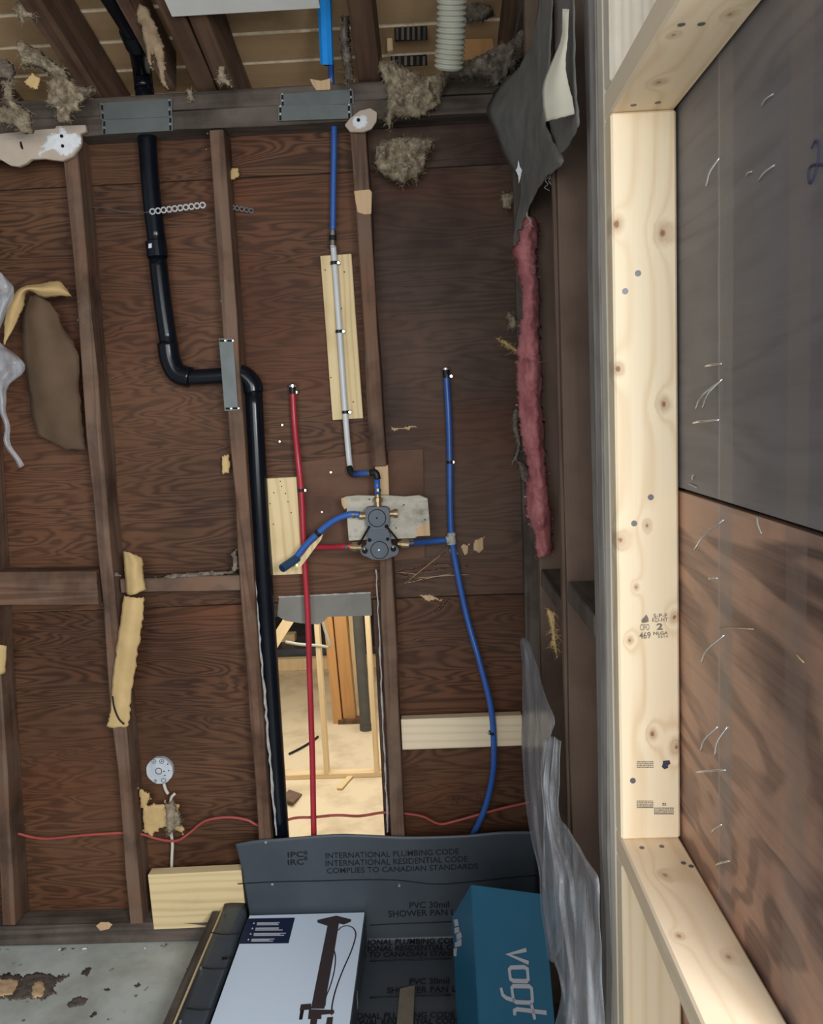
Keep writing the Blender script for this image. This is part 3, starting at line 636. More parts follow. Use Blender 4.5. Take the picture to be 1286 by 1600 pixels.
plate('nail_plate', [(434, 165), (549, 163), (550, 185), (434, 189)], YS - .009, 'lower steel nail plate covering the top of the blue tube', hs)
plate('nail_plate', [(342, 529), (364, 529), (372, 641), (351, 642)], YS - .004, 'upright steel nail plate on the stud over the black pipe bend', [(.2, .03), (.75, .03), (.25, .97), (.8, .97)], vertical=True)

# black drain pipe
YA = YS + .045; RA = .0262
dr = empty('drain_stack', atY(440, 1310, YA), 'black plastic drain pipe jogging through the stud down to the floor', 'pipe')
k = lambda px, py, Y=YA: atY(px, py, Y)
up_end = atP(150, -40, P0 + up * .03, roofn)
tube('upper_pipe', [k(226, 138), k(229, 200), k(236, 300), k(246, 384)], RA, 'abs', dr, 4, 20)
cyl('coupling', k(243.5, 378), k(246.5, 402), RA * 1.16, 'abs', dr, 20, .002)
tube('middle_pipe', [k(246, 400), k(254, 470), k(264, 540)], RA, 'abs', dr, 4, 20)
tube('elbow', [k(262, 536), k(266, 562), k(277, 583), k(298, 590)], RA * 1.17, 'abs', dr, 6, 20)
tube('cross_pipe', [k(290, 590), k(330, 588), k(370, 585)], RA * .88, 'abs', dr, 4, 20)
tube('elbow', [k(362, 584), k(380, 587), k(393, 600), k(396, 613)], RA * 1.15, 'abs', dr, 6, 20)
tube('lower_pipe', [k(396, 606), k(402, 720), k(411, 880), k(424, 1080), k(441, 1340)], RA, 'abs', dr, 4, 20)
tube('attic_pipe', [k(225, 140), k(222, 110), atP(214, 70, P0 + up * .06, roofn), atP(200, 38, P0 + up * .06, roofn), atP(170, -10, P0 + up * .06, roofn), atP(140, -60, P0 + up * .06, roofn)], RA, 'abs', dr, 5, 20)
cyl('attic_coupling', atP(213, 70, P0 + up * .06, roofn), atP(204, 48, P0 + up * .06, roofn), RA * 1.14, 'abs', dr, 20)
c = atY(234, 384, YA - RA * 1.18); pprism('sticker', [(232, 381), (237, 380), (237, 387), (232, 388)], YA - RA * 1.2, .001, 'printwhite', dr)
# perforated strap
st = empty('pipe_strap', atY(240, 328, YS), 'perforated steel strap tying the black pipe to the studs', 'strap')
bm = bmesh.new()
def ring(bm, c, u, v, ro, ri, seg=8, th=.0012):
    A_, B_ = [], []
    for s in range(seg):
        a = 2 * math.pi * (s + .5) / seg; d = u * math.cos(a) + v * math.sin(a); A_.append(bm.verts.new(c + d * ro)); B_.append(bm.verts.new(c + d * ri))
    for s in range(seg): bm.faces.new((A_[s], A_[(s + 1) % seg], B_[(s + 1) % seg], B_[s]))
def strapline(a, b, n, nm):
    bm = bmesh.new(); a, b = Vector(a), Vector(b)
    u = (b - a).normalized(); v = Vector((0, 0, 1)); v = (v - u * v.dot(u)).normalized(); s = (b - a).length / n
    for i in range(n): ring(bm, a + u * (s * (i + .5)), u, v, s * .60, s * .34, 8)
    return solid(make(nm, bm, 'screw' if nm == 'strap_band_back' else 'bright', st, recalc=False), .0014)
strapline(atY(234, 331, YA - RA - .004), atY(321, 320, YS + .015), 10, 'strap_band')
tube('strap_twist', [atY(a, b, c) for a, b, c in ((234, 331, YA - RA - .003), (215, 333, YS + .04), (190, 330, YS + .05), (165, 325, YS + .055), (140, 324, YS + .06))], .0016, 'screw', st, 4, 5)
strapline(atY(352, 322, YS + .05), atY(396, 330, YW - .006), 6, 'strap_band_back')

# boards on the back wall
def board(name, P, Y, t, mat, label, cat='board', group=None, bev=.0015, axis=None):
    """plank from four pixel corners (top-left, top-right, bottom-right, bottom-left), grain along its long side"""
    a, b, c_, d = [atY(*p, Y) for p in P]
    if ((a + b) / 2 - (c_ + d) / 2).length > ((b + c_) / 2 - (a + d) / 2).length:
        p0, p1, w = (c_ + d) / 2, (a + b) / 2, ((b - a).length + (c_ - d).length) / 2; wd_ = (b - a)
    else:
        p0, p1, w = (a + d) / 2, (b + c_) / 2, ((a - d).length + (b - c_).length) / 2; wd_ = (a - d)
    s = Vector((0, t / 2, 0)); return tag(lumber(name, p0 + s, p1 + s, w, t, wd_, mat, None, 3, .0012, bev), label, cat, group)
bd1 = board('backing_board', [(500, 399), (549, 397), (567, 654), (520, 656)], YW - .021, .019, 'pine_board', 'pale pine board behind the white tube with three black clips')
for px, py in ((508, 422), (521, 423), (517, 590), (552, 628), (533, 482), (538, 425)): cyl('nail_hole', atY(px, py, YW - .0215), atY(px, py, YW - .018), .0022, 'ink_soft', bd1, 8)
bd2 = board('backing_board', [(415, 748), (463, 745), (473, 897), (427, 899)], YW - .040, .038, 'pine_board', 'short pale pine block with nail holes left of the valve')
for px, py in ((438, 752), (428, 770), (450, 784), (422, 787), (427, 819), (455, 801), (440, 760), (446, 771)): cyl('nail_hole', atY(px, py, YW - .0405), atY(px, py, YW - .037), .002, 'ink_soft', bd2, 8)
bd3 = board('cross_board', [(627, 1124), (816, 1118), (817, 1165), (628, 1172)], YS + .022, .036, 'pine', 'pale pine cross board between stud and corner behind the blue tube')
bd4 = board('floor_block', [(233, 1367), (379, 1360), (384, 1446), (238, 1453)], YS + .002, .038, 'pine_board', 'wide pale pine block low between the studs beside the liner')
wp = tag(pprism('mounting_plank', [(541, 782), (539, 776), (560, 774), (585, 775), (602, 774), (632, 776), (655, 774), (668, 779), (671, 812), (672, 837), (652, 838), (648, 841), (610, 842), (575, 843), (545, 845), (543, 820)], YS - .020, .019, 'plank_grey', None, .001), 'weathered whitish plank the valve is fixed to', 'plank')
pprism('split_corner', [(649, 826), (661, 820), (671, 817), (672, 837), (652, 838)], YS - .0215, .004, 'split', wp, .0005)
pprism('split_edge', [(533, 779), (541, 776), (542, 793), (538, 796), (534, 788)], YS - .018, .012, 'split', wp, .0005)
for px, py in ((577, 780), (631, 789), (664, 812), (619, 825)): cyl('nail_hole', atY(px, py, YS - .0206), atY(px, py, YS - .017), .0022, 'black', wp, 8)

# tubes
def clip(px, py, Y, parent, side=1, w=7):
    a = atY(px, py, Y); c = empty  # a black band around the tube with a bright screw
    bm = bmesh.new(); bm_tube(bm, [a + Vector((0, 0, .0045)), a - Vector((0, 0, .0045))], .0105, 12)
    o = make('clip', bm, 'blackfit', parent)
    b = atY(px + side * w, py, Y); bm = bmesh.new(); bm_box(bm, (min(a.x, b.x), a.y - .002, a.z - .005), (max(a.x, b.x) + .003, a.y + .008, a.z + .005)); make('clip_tab', bm, 'blackfit', o)
    cyl('clip_screw', b + Vector((0, -.0045, 0)), b + Vector((0, 0, 0)), .0042, 'bright', o, 10)
Yp_ = YW - .034
blu = empty('supply_tube', atY(520, 380, YA), 'blue water tube dropping from the plate to the white tube', 'tube', 'water tubes on the back wall')
tube('tube', [atY(517, 95, YA - .03), atY(518, 130, YA), atY(522, 200, YA), atY(521, 290, YA + .005), atY(520, 366, YA + .008)], .0086, 'pexblue', blu, 6, 14)
cyl('coupling', atY(520, 360, YA + .008), atY(520, 384, YA + .008), .0095, 'copper', blu, 14); cyl('crimp_ring', atY(520, 368, YA + .008), atY(520, 376, YA + .008), .0108, 'blackfit', blu, 14)
fo = empty('pipe_foam', atY(511, 100, 2.34), 'bright blue foam sleeve hanging at the top beside the joist', 'pipe sleeve')
tube('sleeve', [atY(505, -60, 2.20), atY(507, 0, 2.26), atY(511, 99, 2.34)], .0180, 'foamblue', fo, 3, 8, False); cyl('bore', atY(511, 99, 2.34), atY(511, 101, 2.34), .010, 'black', fo, 10)
wt = empty('supply_tube', atY(545, 740, Yp_), 'white water tube clipped down the pale pine board', 'tube', 'water tubes on the back wall')
tube('tube', [atY(520, 382, YA + .010), atY(522, 400, Yp_ + .003), atY(530, 510, Yp_), atY(539, 640, Yp_), atY(545, 712, Yp_), atY(548, 736, Yp_ - .01)], .0088, 'pexwhite', wt, 6, 14)
for px, py in ((522, 411), (530, 518), (540, 644)): clip(px, py, Yp_, wt, 1, 7)
vl = empty('supply_tube', atY(590, 765, YS), 'short blue elbowed tube feeding the top of the valve', 'tube', 'water tubes on the back wall')
YE = YS - .018
tube('elbow', [atY(546, 730, Yp_ - .008), atY(549, 739, Yp_ - .02), atY(557, 741, Yp_ - .026)], .0098, 'blackfit', vl, 4, 14)
tube('tube', [atY(553, 741, Yp_ - .024), atY(585, 738, YE)], .0088, 'pexblue', vl, 2, 14)
tube('elbow', [atY(579, 738.5, YE + .004), atY(587, 739, YE), atY(590, 749, YE)], .0100, 'blackfit', vl, 4, 14)
tube('tube', [atY(589, 746, YE), atY(590, 772, YE - .004)], .0088, 'pexblue', vl, 2, 14)
cyl('crimp_ring', atY(558, 740.6, Yp_ - .027), atY(561, 740.3, Yp_ - .03), .0102, 'copper', vl); cyl('crimp_ring', atY(576, 739, YE + .006), atY(579, 738.7, YE + .004), .0102, 'copper', vl); cyl('crimp_ring', atY(590, 764, YE - .002), atY(590, 768, YE - .003), .0102, 'copper', vl)
rd = empty('supply_tube', atY(490, 1310, Yp_), 'long red water tube running down across the bright opening', 'tube', 'water tubes on the back wall')
YRD = YW - .052
tube('tube', [atY(457, 606, Yp_), atY(460, 660, Yp_), atY(466, 720, YRD), atY(471, 770, YRD), atY(475, 860, YRD), atY(481, 960, YRD), atY(484, 1060, YRD), atY(488, 1180, YRD), atY(491, 1335, YRD - .02)], .0090, 'pexred', rd, 6, 14)
cyl('end_ring', atY(456.8, 600, Yp_), atY(457, 612, Yp_), .0098, 'blackfit', rd); cyl('end_cap', atY(456.8, 601, Yp_), atY(457, 605, Yp_), .0106, 'bright', rd)
clip(458, 613, Yp_, rd, 1, 5); clip(471, 766, YRD, rd, 1, 6)
tube('branch', [atY(478, 856, YRD - .002), atY(500, 855, YRD - .02), atY(548, 853.5, YS - .045)], .0082, 'pexred', rd, 4, 14); cyl('crimp_ring', atY(541, 853.7, YS - .041), atY(545, 853.5, YS - .043), .0095, 'copper', rd)
bl = empty('supply_tube', atY(745, 1300, Yp_), 'long blue water tube curving down right of the valve', 'tube', 'water tubes on the back wall')
tube('tube', [atY(697, 580, Yp_), atY(701, 650, Yp_), atY(703, 720, Yp_), atY(703.5, 790, Yp_), atY(706, 842, Yp_), atY(714, 890, Yp_), atY(730, 965, Yp_ - .01), atY(751, 1040, Yp_ - .035), atY(767, 1105, YS + .006), atY(771.5, 1160, YS + .006), atY(770, 1210, YS + .010), atY(757, 1265, YS + .03), atY(735, 1312, YS + .05)], .0092, 'pexblue', bl, 6, 14)
cyl('end_ring', atY(697, 574, Yp_), atY(697, 586, Yp_), .0100, 'blackfit', bl); cyl('end_cap', atY(697, 575, Yp_), atY(697, 578, Yp_), .0108, 'bright', bl)
clip(698, 588, Yp_, bl, 1, 7); clip(703, 722, Yp_, bl, 1, 5); clip(770, 1145, YS + .006, bl, -1, 6)
te = make('tee', (lambda bm: (bm_tube(bm, [atY(705, 832, Yp_), atY(707, 850, Yp_)], .0112, 12), bm_tube(bm, [atY(706, 842, Yp_), atY(697, 843.5, Yp_)], .0105, 12), bm)[-1])(bmesh.new()), 'chalk', bl)
for yy in (834, 848): cyl('tee_collar', atY(705.5, yy, Yp_), atY(705.7, yy + 2.5, Yp_), .0135, 'chalk', te, 8)
tube('branch', [atY(700, 843.5, Yp_), atY(672, 846, Yp_ - .02), atY(636, 849.5, YS - .045)], .0090, 'pexblue', bl, 4, 14); cyl('crimp_ring', atY(640, 849, YS - .043), atY(645, 848.7, YS - .040), .0102, 'copper', bl)
sp = empty('spout_tube', atY(450, 885, YS), 'short blue tube bending from valve to a dark blue capped stub', 'tube')
tube('tube', [atY(562, 804, YS - .045), atY(545, 804, YS - .045), atY(522, 813, YS - .040), atY(500, 830, YS - .032), atY(477, 853, YS - .025), atY(462, 872, YS - .022)], .0092, 'pexblue', sp, 6, 14)
for q in ((551, 804, 555, 804), (499, 831, 495, 835)): cyl('crimp_ring', atY(q[0], q[1], YS - .044 if q[0] > 540 else YS - .032), atY(q[2], q[3], YS - .045 if q[0] > 540 else YS - .031), .0106, 'copper' if q[0] > 540 else 'blackfit', sp)
cp0, cp1 = atY(464, 872, YS - .020), atY(441, 888, YS - .075)
cyl('stub_fitting', cp0, cp1, .0125, 'darkblue', sp, 18, .0015); cyl('stub_bore', cp1, cp1 + (cp1 - cp0).normalized() * .0006, .0098, 'navy', sp, 18)
cyl('fitting_screw', atY(464, 883, YS - .035), atY(464, 883, YS - .028), .004, 'brass', sp, 8)
tag(pprism('wood_sliver', [(505, 834), (502, 843), (470, 886), (458, 889), (462, 882), (485, 852)], YS - .016, .004, 'pine_board'), 'thin pale wood sliver wedged behind the blue stub tube', 'sliver')

# shower valve
va = empty('shower_valve', atY(592, 870, YS - .02), 'grey plastic shower valve body with two round caps and brass ports', 'valve')
def vz(P): return ztf(P, 530, 720, 200 / 1286)
body = [(262, 478), (300, 466), (380, 462), (470, 468), (500, 484), (508, 560), (505, 650), (490, 700), (510, 740), (520, 830), (545, 862), (585, 868), (600, 890), (590, 935), (560, 958), (510, 972), (470, 990), (400, 998), (330, 992), (290, 970), (240, 955), (215, 930), (212, 890), (235, 868), (272, 850), (280, 760), (296, 700), (275, 650), (262, 560)]
pprism('body', vz(body), YS - .058, .037, 'valve', va, .0018)
def vdisc(zx, zy, zr, y0, y1, mat, nm, bev=.001):
    px, py = 530 + zx * .1555, 720 + zy * .1555; r = zr * .1555 * (YS - .06) / F
    return cyl(nm, atY(px, py, y0), atY(px, py, y0) + Vector((0, y1 - y0, 0)), r, mat, va, 32, bev)
vdisc(380, 577, 92, YS - .0600, YS - .057, 'black', 'cap_seat', 0); vdisc(380, 577, 84, YS - .066, YS - .056, 'valve_d', 'cap'); vdisc(378, 576, 9, YS - .0664, YS - .064, 'black', 'cap_pin', 0)
vdisc(405, 898, 92, YS - .0600, YS - .057, 'black', 'cap_seat', 0); vdisc(405, 898, 84, YS - .066, YS - .056, 'valve_d', 'cap'); vdisc(400, 897, 9, YS - .0666, YS - .064, 'bright', 'cap_pin', 0)
pprism('centre_plate', vz([(300, 700), (480, 690), (505, 735), (498, 800), (300, 808), (285, 750)]), YS - .0605, .004, 'valve_d', va, .0008)
for zx, zy, zr in ((475, 660, 20), (305, 797, 20), (487, 787, 18), (300, 668, 14)): vdisc(zx, zy, zr, YS - .0612, YS - .056, 'black', 'screw_hole', 0)
for zx, zy in ((258, 905), (545, 885)):
    vdisc(zx, zy, 38, YS - .0605, YS - .056, 'valve_d', 'ear_rim'); vdisc(zx, zy, 29, YS - .0612, YS - .057, 'black', 'ear_hole', 0); vdisc(zx - 4, zy - 18, 9, YS - .0625, YS - .058, 'brass', 'ear_screw', 0)
for P in ([(300, 668), (270, 720), (225, 800), (195, 850), (180, 890)], [(475, 660), (510, 700), (560, 760), (605, 820), (640, 868)]):
    tube('strap', [atY(x, y_, YS - .061 + .006 * i) for i, (x, y_) in enumerate(vz(P))], .0030, 'black', va, 4, 8)
def vport(a, b, r, mat, nm='port', Y=YS - .040): cyl(nm, atY(*vz([a])[0], Y), atY(*vz([b])[0], Y), r, mat, va, 12, .0008)
vport((392, 470), (390, 400), .0105, 'brass'); vport((390, 412), (389, 372), .0135, 'brass', 'port_nut'); vport((389, 375), (388, 335), .009, 'brass', 'port_neck', YS - .026)
vport((500, 530), (560, 528), .0085, 'brass'); vport((548, 528), (588, 526), .0125, 'brass', 'port_plug')
vport((270, 552), (195, 552), .0092, 'brass'); vport((240, 552), (205, 551), .0115, 'brass', 'port_nut')
vport((225, 868), (100, 864), .0092, 'brass'); vport((180, 866), (130, 864), .0135, 'brass', 'port_nut')
vport((590, 832), (700, 838), .0092, 'brass'); vport((625, 832), (700, 838), .0135, 'brass', 'port_nut')

# red cable through the studs
rc = empty('electric_cable', atY(30, 1308, YS), 'thin red cable threaded through the studs low on the wall', 'cable')
z7 = lambda P: ztf(P, 0, 1150, .3733); YC = YS + .05
tube('cable_run', [atY(*p, YC) for p in z7([(-60, 412), (65, 408), (120, 420), (200, 430), (350, 415), (525, 405), (600, 412), (640, 425), (700, 438), (750, 435), (800, 400), (860, 355), (950, 340), (1030, 350), (1075, 372), (1120, 380), (1225, 345)])]
     + [atY(*p, YC) for p in ztf([(330, 1402), (470, 1390), (600, 1395), (730, 1375), (800, 1378)], 400, 900, .2689)] + [atY(*p, YC) for p in ztf([(140, 305), (260, 325), (370, 375), (480, 355), (660, 305), (800, 268), (950, 235), (1030, 220)], 600, 1200, .2333)], .0042, 'wire', rc, 4, 8)

# junction box with cable
jb = empty('junction_box', atY(249, 1204, YW), 'round pale metal junction box mounted on the lower plywood', 'junction box')
def jz(x, y): return z7([(x, y)])[0]
cen = atY(*jz(667, 147), YW - .020); rj = 60 * .3733 * (YW - .02) / F
oct_ = [cen + Vector((math.cos(a) * rj, 0, math.sin(a) * rj * 1.02)) for a in [math.pi / 8 + i * math.pi / 4 + s for i in range(8) for s in (-.14, .14)]]
prism('box_body', oct_, (0, .019, 0), 'boxsteel', jb, .0015)
for zx, zy, zr in ((644, 106, 11), (677, 106, 11), (664, 147, 16), (685, 186, 11), (650, 188, 8)):
    c = atY(*jz(zx, zy), YW - .0205); bm = bmesh.new(); ring(bm, c, Vector((1, 0, 0)), Vector((0, 0, 1)), zr * .3733 * 2.44 / F, zr * .3733 * 2.44 / F * .78, 14); solid(make('knockout', bm, 'steel', jb), .0012)
for zx, zy in ((686, 148), (706, 145), (690, 165), (644, 106), (677, 106), (650, 188), (702, 118)):
    c = atY(*jz(zx, zy), YW - .0208); cyl('screw_hole', c, c + Vector((0, .002, 0)), .0022, 'black', jb, 8)
jc = empty('box_cable', atY(269, 1355, YW), 'white cable dropping from the junction box to the floor block', 'cable')
tube('cable_run', [atY(*jz(*p), YW - .02) for p in ((686, 200), (694, 225), (704, 242))], .0052, 'cable', jc, 4, 8)
tube('cable_run', [atY(*jz(*p), YW - .03) for p in ((733, 240), (716, 262), (712, 320), (716, 400), (722, 450), (720, 500), (718, 560))], .0048, 'cable', jc, 4, 8)
tag(blob('torn_kraft_paper', z7([(575, 210), (630, 235), (632, 262), (610, 300), (640, 280), (690, 285), (690, 265), (700, 290), (750, 282), (742, 320), (735, 350), (778, 380), (765, 415), (745, 395), (700, 385), (670, 390), (635, 428), (600, 395), (598, 340), (585, 260)]), YS + .035, .006, 'kraft', None, 2, 5), 'torn tan paper scrap beneath the junction box', 'paper scrap')
tag(blob('insulation_tuft', z7([(690, 285), (725, 265), (735, 300), (760, 345), (765, 375), (735, 380), (715, 412), (700, 400), (695, 340)]), YS + .025, .014, 'wool', None, 2, 6, hair=200), 'dusty insulation tuft around the white cable', 'insulation')

# drywall remnants
z8 = lambda P: ztf(P, 0, 0, .1625)
dg = empty('drywall_remnant', atY(60, 225, YS), 'torn tan drywall strip with a white plaster patch at upper left', 'drywall')
pprism('board', z8([(-300, 1330), (0, 1285), (220, 1262), (440, 1240), (530, 1235), (540, 1210), (820, 1200), (828, 1262), (770, 1285), (782, 1330), (770, 1400), (700, 1500), (600, 1545), (500, 1535), (420, 1522), (300, 1530), (250, 1570), (180, 1600), (100, 1590), (50, 1560), (0, 1530), (-150, 1540), (-300, 1500)]), YS - .022, .013, 'drywall', dg, .0012)
blob('plaster_patch', z8([(440, 1300), (560, 1275), (580, 1215), (610, 1215), (640, 1275), (720, 1270), (780, 1330), (782, 1380), (690, 1470), (640, 1495), (580, 1490), (520, 1440), (440, 1450), (380, 1512), (368, 1460), (440, 1432), (390, 1405), (450, 1350)]), YS - .0225, .004, 'plaster', dg, 1.2, 4, smooth=False, fs=70)
for zx, zy in ((590, 1307), (600, 1402)): c = atY(*z8([(zx, zy)])[0], YS - .029); cyl('screw_head', c, c + Vector((0, .006, 0)), .0045, 'black', dg, 10)
pprism('gouge', z8([(188, 1365), (205, 1360), (225, 1430), (212, 1438), (195, 1410)]), YS - .0226, .001, 'black', dg)
pprism('paper_edge', z8([(0, 1340), (440, 1296), (440, 1302), (0, 1350)]), YS - .0232, .0015, 'chalk', dg)
dq = empty('drywall_remnant', atY(565, 190, YS), 'small round drywall scrap with white centre beside the steel nail plate', 'drywall')
z2 = lambda P: ztf(P, 400, 0, .42)
pprism('board', z2([(330, 465), (350, 440), (385, 412), (425, 402), (450, 418), (448, 450), (430, 478), (400, 490), (350, 490)]), YS - .020, .011, 'drywall', dq, .0012)
blob('plaster_patch', z2([(362, 435), (390, 428), (412, 430), (420, 455), (405, 475), (372, 482), (360, 465)]), YS - .0205, .004, 'plaster', dq, 1.2, 4, smooth=False, fs=70)
c = atY(*z2([(381, 446)])[0], YS - .026); cyl('screw_head', c, c + Vector((0, .006, 0)), .005, 'black', dq, 10)

# insulation
def wool(P, Y, T, label, mat='wool', step=2.2, taper=16, hair=260, name='insulation_batt', cat='insulation', amp=.8, fs=55): return tag(blob(name, P, Y, T, mat, None, step, taper, amp, fs, hair=hair), label, cat)
wool(z2([(450, 232), (500, 228), (560, 255), (620, 285), (700, 275), (752, 262), (715, 320), (690, 360), (678, 400), (610, 440), (580, 432), (555, 440), (520, 435), (500, 490), (482, 450), (492, 380), (488, 330), (462, 270)]), YS - .03, .05, 'tan mineral wool tuft hanging over the top plate', hair=420)
wool(z2([(438, 600), (445, 545), (470, 525), (540, 508), (590, 515), (640, 518), (668, 530), (640, 580), (625, 640), (590, 665), (555, 692), (520, 680), (450, 640)]), YS + .02, .055, 'tan mineral wool clump stuck below the top plate', hair=420)
wool(z2([(700, 300), (690, 262), (740, 250), (840, 205), (890, 180), (950, 160), (980, 60), (965, -40), (1080, -40), (1050, 90), (1030, 150), (1000, 210), (960, 265), (935, 275), (900, 330), (850, 295), (760, 290)]), YS - .12, .06, 'grey brown wool draped from the roof beside the ribbed hose', 'wool_dark', 3, hair=500)
wool(z2([(780, 0), (880, 0), (885, 60), (850, 75), (800, 90), (770, 60), (770, -40), (880, -40)]), YS + .02, .04, 'dark dusty wool patch behind the ribbed hose', 'wool_dark', 3, hair=150)
wool(z8([(150, 380), (260, 420), (400, 500), (650, 680), (690, 760), (740, 820), (930, 880), (900, 915), (800, 960), (760, 1075), (715, 1060), (690, 1090), (660, 1170), (540, 1160), (560, 1060), (450, 1000), (480, 860), (520, 760), (420, 690), (330, 640), (240, 650), (180, 480)]), YS - .10, .05, 'shaggy tan wool hanging from the leftmost rafter', hair=450)
wool(z8([(20, 760), (110, 780), (140, 960), (220, 1030), (290, 1080), (330, 1280), (220, 1295), (150, 1220), (60, 1200), (-80, 1200), (-80, 1040), (90, 1040), (40, 900)]), YS - .13, .04, 'stringy tan wool strands above the torn drywall strip', hair=380)
wool(z8([(-100, 600), (60, 560), (130, 620), (160, 700), (120, 800), (20, 740), (-20, 780), (-100, 760)]), YS - .05, .03, 'brown wool wad at the upper left edge', 'wool_dark', hair=150)
wool(z8([(130, 0), (330, 40), (370, 150), (250, 180), (200, 220), (150, 120)]), YS - .28, .012, 'pale lint stuck on the leftmost rafter', 'wool', 2, 8, 120)
tag(blob('torn_paper', z8([(218, 790), (260, 740), (300, 700), (380, 740), (375, 800), (350, 880), (300, 850), (270, 830)]), YS - .14, .004, 'kraft', None, 1.6, 4), 'small tan paper flap among the wool at upper left', 'paper scrap')
tag(blob('torn_paper', ztf([(565, 60), (585, 15), (620, 30), (650, 90), (670, 160), (692, 200), (690, 290), (705, 375), (672, 345), (655, 270), (640, 215), (632, 290), (612, 220), (590, 120)], 0, 0, .3733), YS - .24, .012, 'kraft_dull', None, 1.8, 5, .5, 40), 'ragged tan paper strip hanging beside the attic pipe', 'paper scrap')
wool(ztf([(905, 230), (940, 240), (950, 320), (980, 372), (940, 350), (905, 350), (915, 290)], 0, 0, .3733), YS - .06, .01, 'pale fibre streak on the double rafter', 'wool', 1.8, 6, 60)
wool(ztf([(780, 375), (805, 372), (812, 425), (795, 432)], 0, 0, .3733), YS - .01, .01, 'tiny tan tuft on the top plate edge', 'wool', 1.5, 4, 30)
wool(z2([(320, 60), (350, 60), (352, 200), (368, 300), (335, 312), (325, 250), (310, 150)]), YS - .09, .03, 'brown wool strand beside the blue foam sleeve', 'wool_dark', 2, 8, 120)
z5 = lambda P: ztf(P, 760, 0, .3125); z6 = lambda P: ztf(P, 760, 480, .3125)
PKP = z5([(200, 1075), (245, 1090), (250, 1200), (245, 1300), (258, 1440), (258, 1600)]) + z6([(262, 150), (270, 300), (272, 480), (290, 760), (300, 900), (312, 1100), (318, 1230), (255, 1255), (240, 1130), (205, 1040), (208, 900), (218, 820), (185, 640), (168, 420), (165, 250), (185, 0)]) + z5([(180, 1440), (150, 1250)])
PKC = sum(p[0] for p in PKP) / len(PKP)
PKP = [(834 + .028 * (y_ - 600) + (x_ - 834 - .028 * (y_ - 600)) * 1.25, y_) for x_, y_ in PKP]
tag(blob('insulation_batt', PKP, 1.99, .05, 'pink', None, 2.6, 14, .35, 40, hair=90), 'strip of pink fibreglass insulation in the right corner bay', 'insulation')
for P, Y, m, lb in ((z5([(75, 965), (120, 960), (150, 975), (130, 1010), (125, 1045), (75, 1045)]), 2.42, 'wool', 'small tan wool scrap below the draped black paper'), (z6([(42, 150), (100, 165), (165, 215), (155, 235), (90, 195)]), 2.35, 'kraft', 'pale wedge of torn paper left of the pink insulation'),
                    (z6([(95, 50), (110, 25), (150, 50), (155, 100), (125, 115), (110, 80)]), 2.38, 'wool', 'grey curled scrap above the pale paper wedge'),
                    (z6([(130, 510), (165, 500), (165, 600), (180, 680), (160, 760), (210, 800), (225, 850), (205, 905), (175, 860), (165, 800), (140, 770), (120, 800), (150, 690), (130, 600)]), 2.34, 'wool_dark', 'shredded grey fibre hanging left of the pink insulation'),
                    (z6([(300, 1500), (350, 1520), (350, 1640), (360, 1760), (325, 1680), (315, 1600)]), 1.80, 'kraft', 'torn tan paper tuft between the right wall studs')):
    tag(blob('fibre_scrap', P, Y, .014, m, None, 1.6, 5, .5, 70, hair=60), lb, 'scrap')
for zx, zy in ((0, 0),):
    pass
sv = tag(pprism('paper_sliver', z6([(230, 1000), (240, 1030), (238, 1085), (228, 1080)]), 1.96, .002, 'chalk'), 'tiny white sliver on the pink insulation', 'sliver')

# kraft paper and film at the left
z3 = lambda rows, Y: [[(a * .35, 380 + b * .35, Y + (d or 0)) for a, b, d in r] for r in rows]
tag(sheet('kraft_facing', z3([[(135, 232, 0), (180, 240, -.01), (225, 262, 0)], [(100, 300, 0), (190, 310, -.02), (262, 320, 0)], [(108, 420, 0), (200, 410, -.03), (300, 410, 0)], [(108, 550, 0), (230, 530, -.03), (345, 505, 0)], [(132, 720, 0), (250, 710, -.03), (360, 700, 0)], [(165, 850, 0), (270, 880, -.02), (375, 860, 0)], [(215, 880, 0), (290, 915, -.01), (385, 925, 0)]], YS + .02), 'kraft_brown', None, 5, 5, .0012, .012, 14, .003), 'hanging dark brown kraft paper torn off at upper left', 'paper')
tag(sheet('kraft_strip', z3([[(20, 455, 0), (24, 450, 0), (28, 440, 0)], [(20, 340, 0), (45, 355, -.01), (75, 350, 0)], [(48, 250, 0), (72, 265, -.02), (104, 285, 0)], [(100, 195, -.01), (112, 205, -.03), (128, 215, 0)], [(190, 172, 0), (190, 205, -.03), (190, 240, 0)], [(265, 168, 0), (265, 205, -.02), (270, 238, 0)], [(312, 222, .01), (314, 230, 0), (318, 238, .01)]], YS - .01), 'kraft', None, 4, 6, .0012, .006, 16, .0015), 'curled tan kraft strip arching over the brown paper', 'paper')
tag(sheet('plastic_film', z3([[(-60, 120, 0), (0, 130, -.02), (40, 170, 0)], [(-60, 250, 0), (20, 210, -.03), (60, 215, 0)], [(-60, 330, 0), (-10, 310, -.02), (22, 320, 0)], [(-60, 430, 0), (-20, 430, -.01), (4, 440, 0)], [(-60, 500, 0), (40, 510, -.03), (120, 545, 0)], [(-60, 600, 0), (10, 610, -.03), (45, 640, 0)], [(-30, 690, 0), (0, 690, -.02), (22, 690, 0)], [(12, 800, 0), (22, 800, -.01), (36, 800, 0)], [(30, 900, 0), (42, 900, -.01), (58, 895, 0)], [(72, 1000, 0), (85, 1000, -.01), (100, 990, 0)]], YS - .05), 'film', None, 5, 5, .0006, .014, 18), 'crumpled clear plastic film hanging at the left edge', 'plastic film')
z6r = lambda rows, Y: [[(a * .35, 780 + b * .35, Y + (d or 0)) for a, b, d in r] for r in rows]
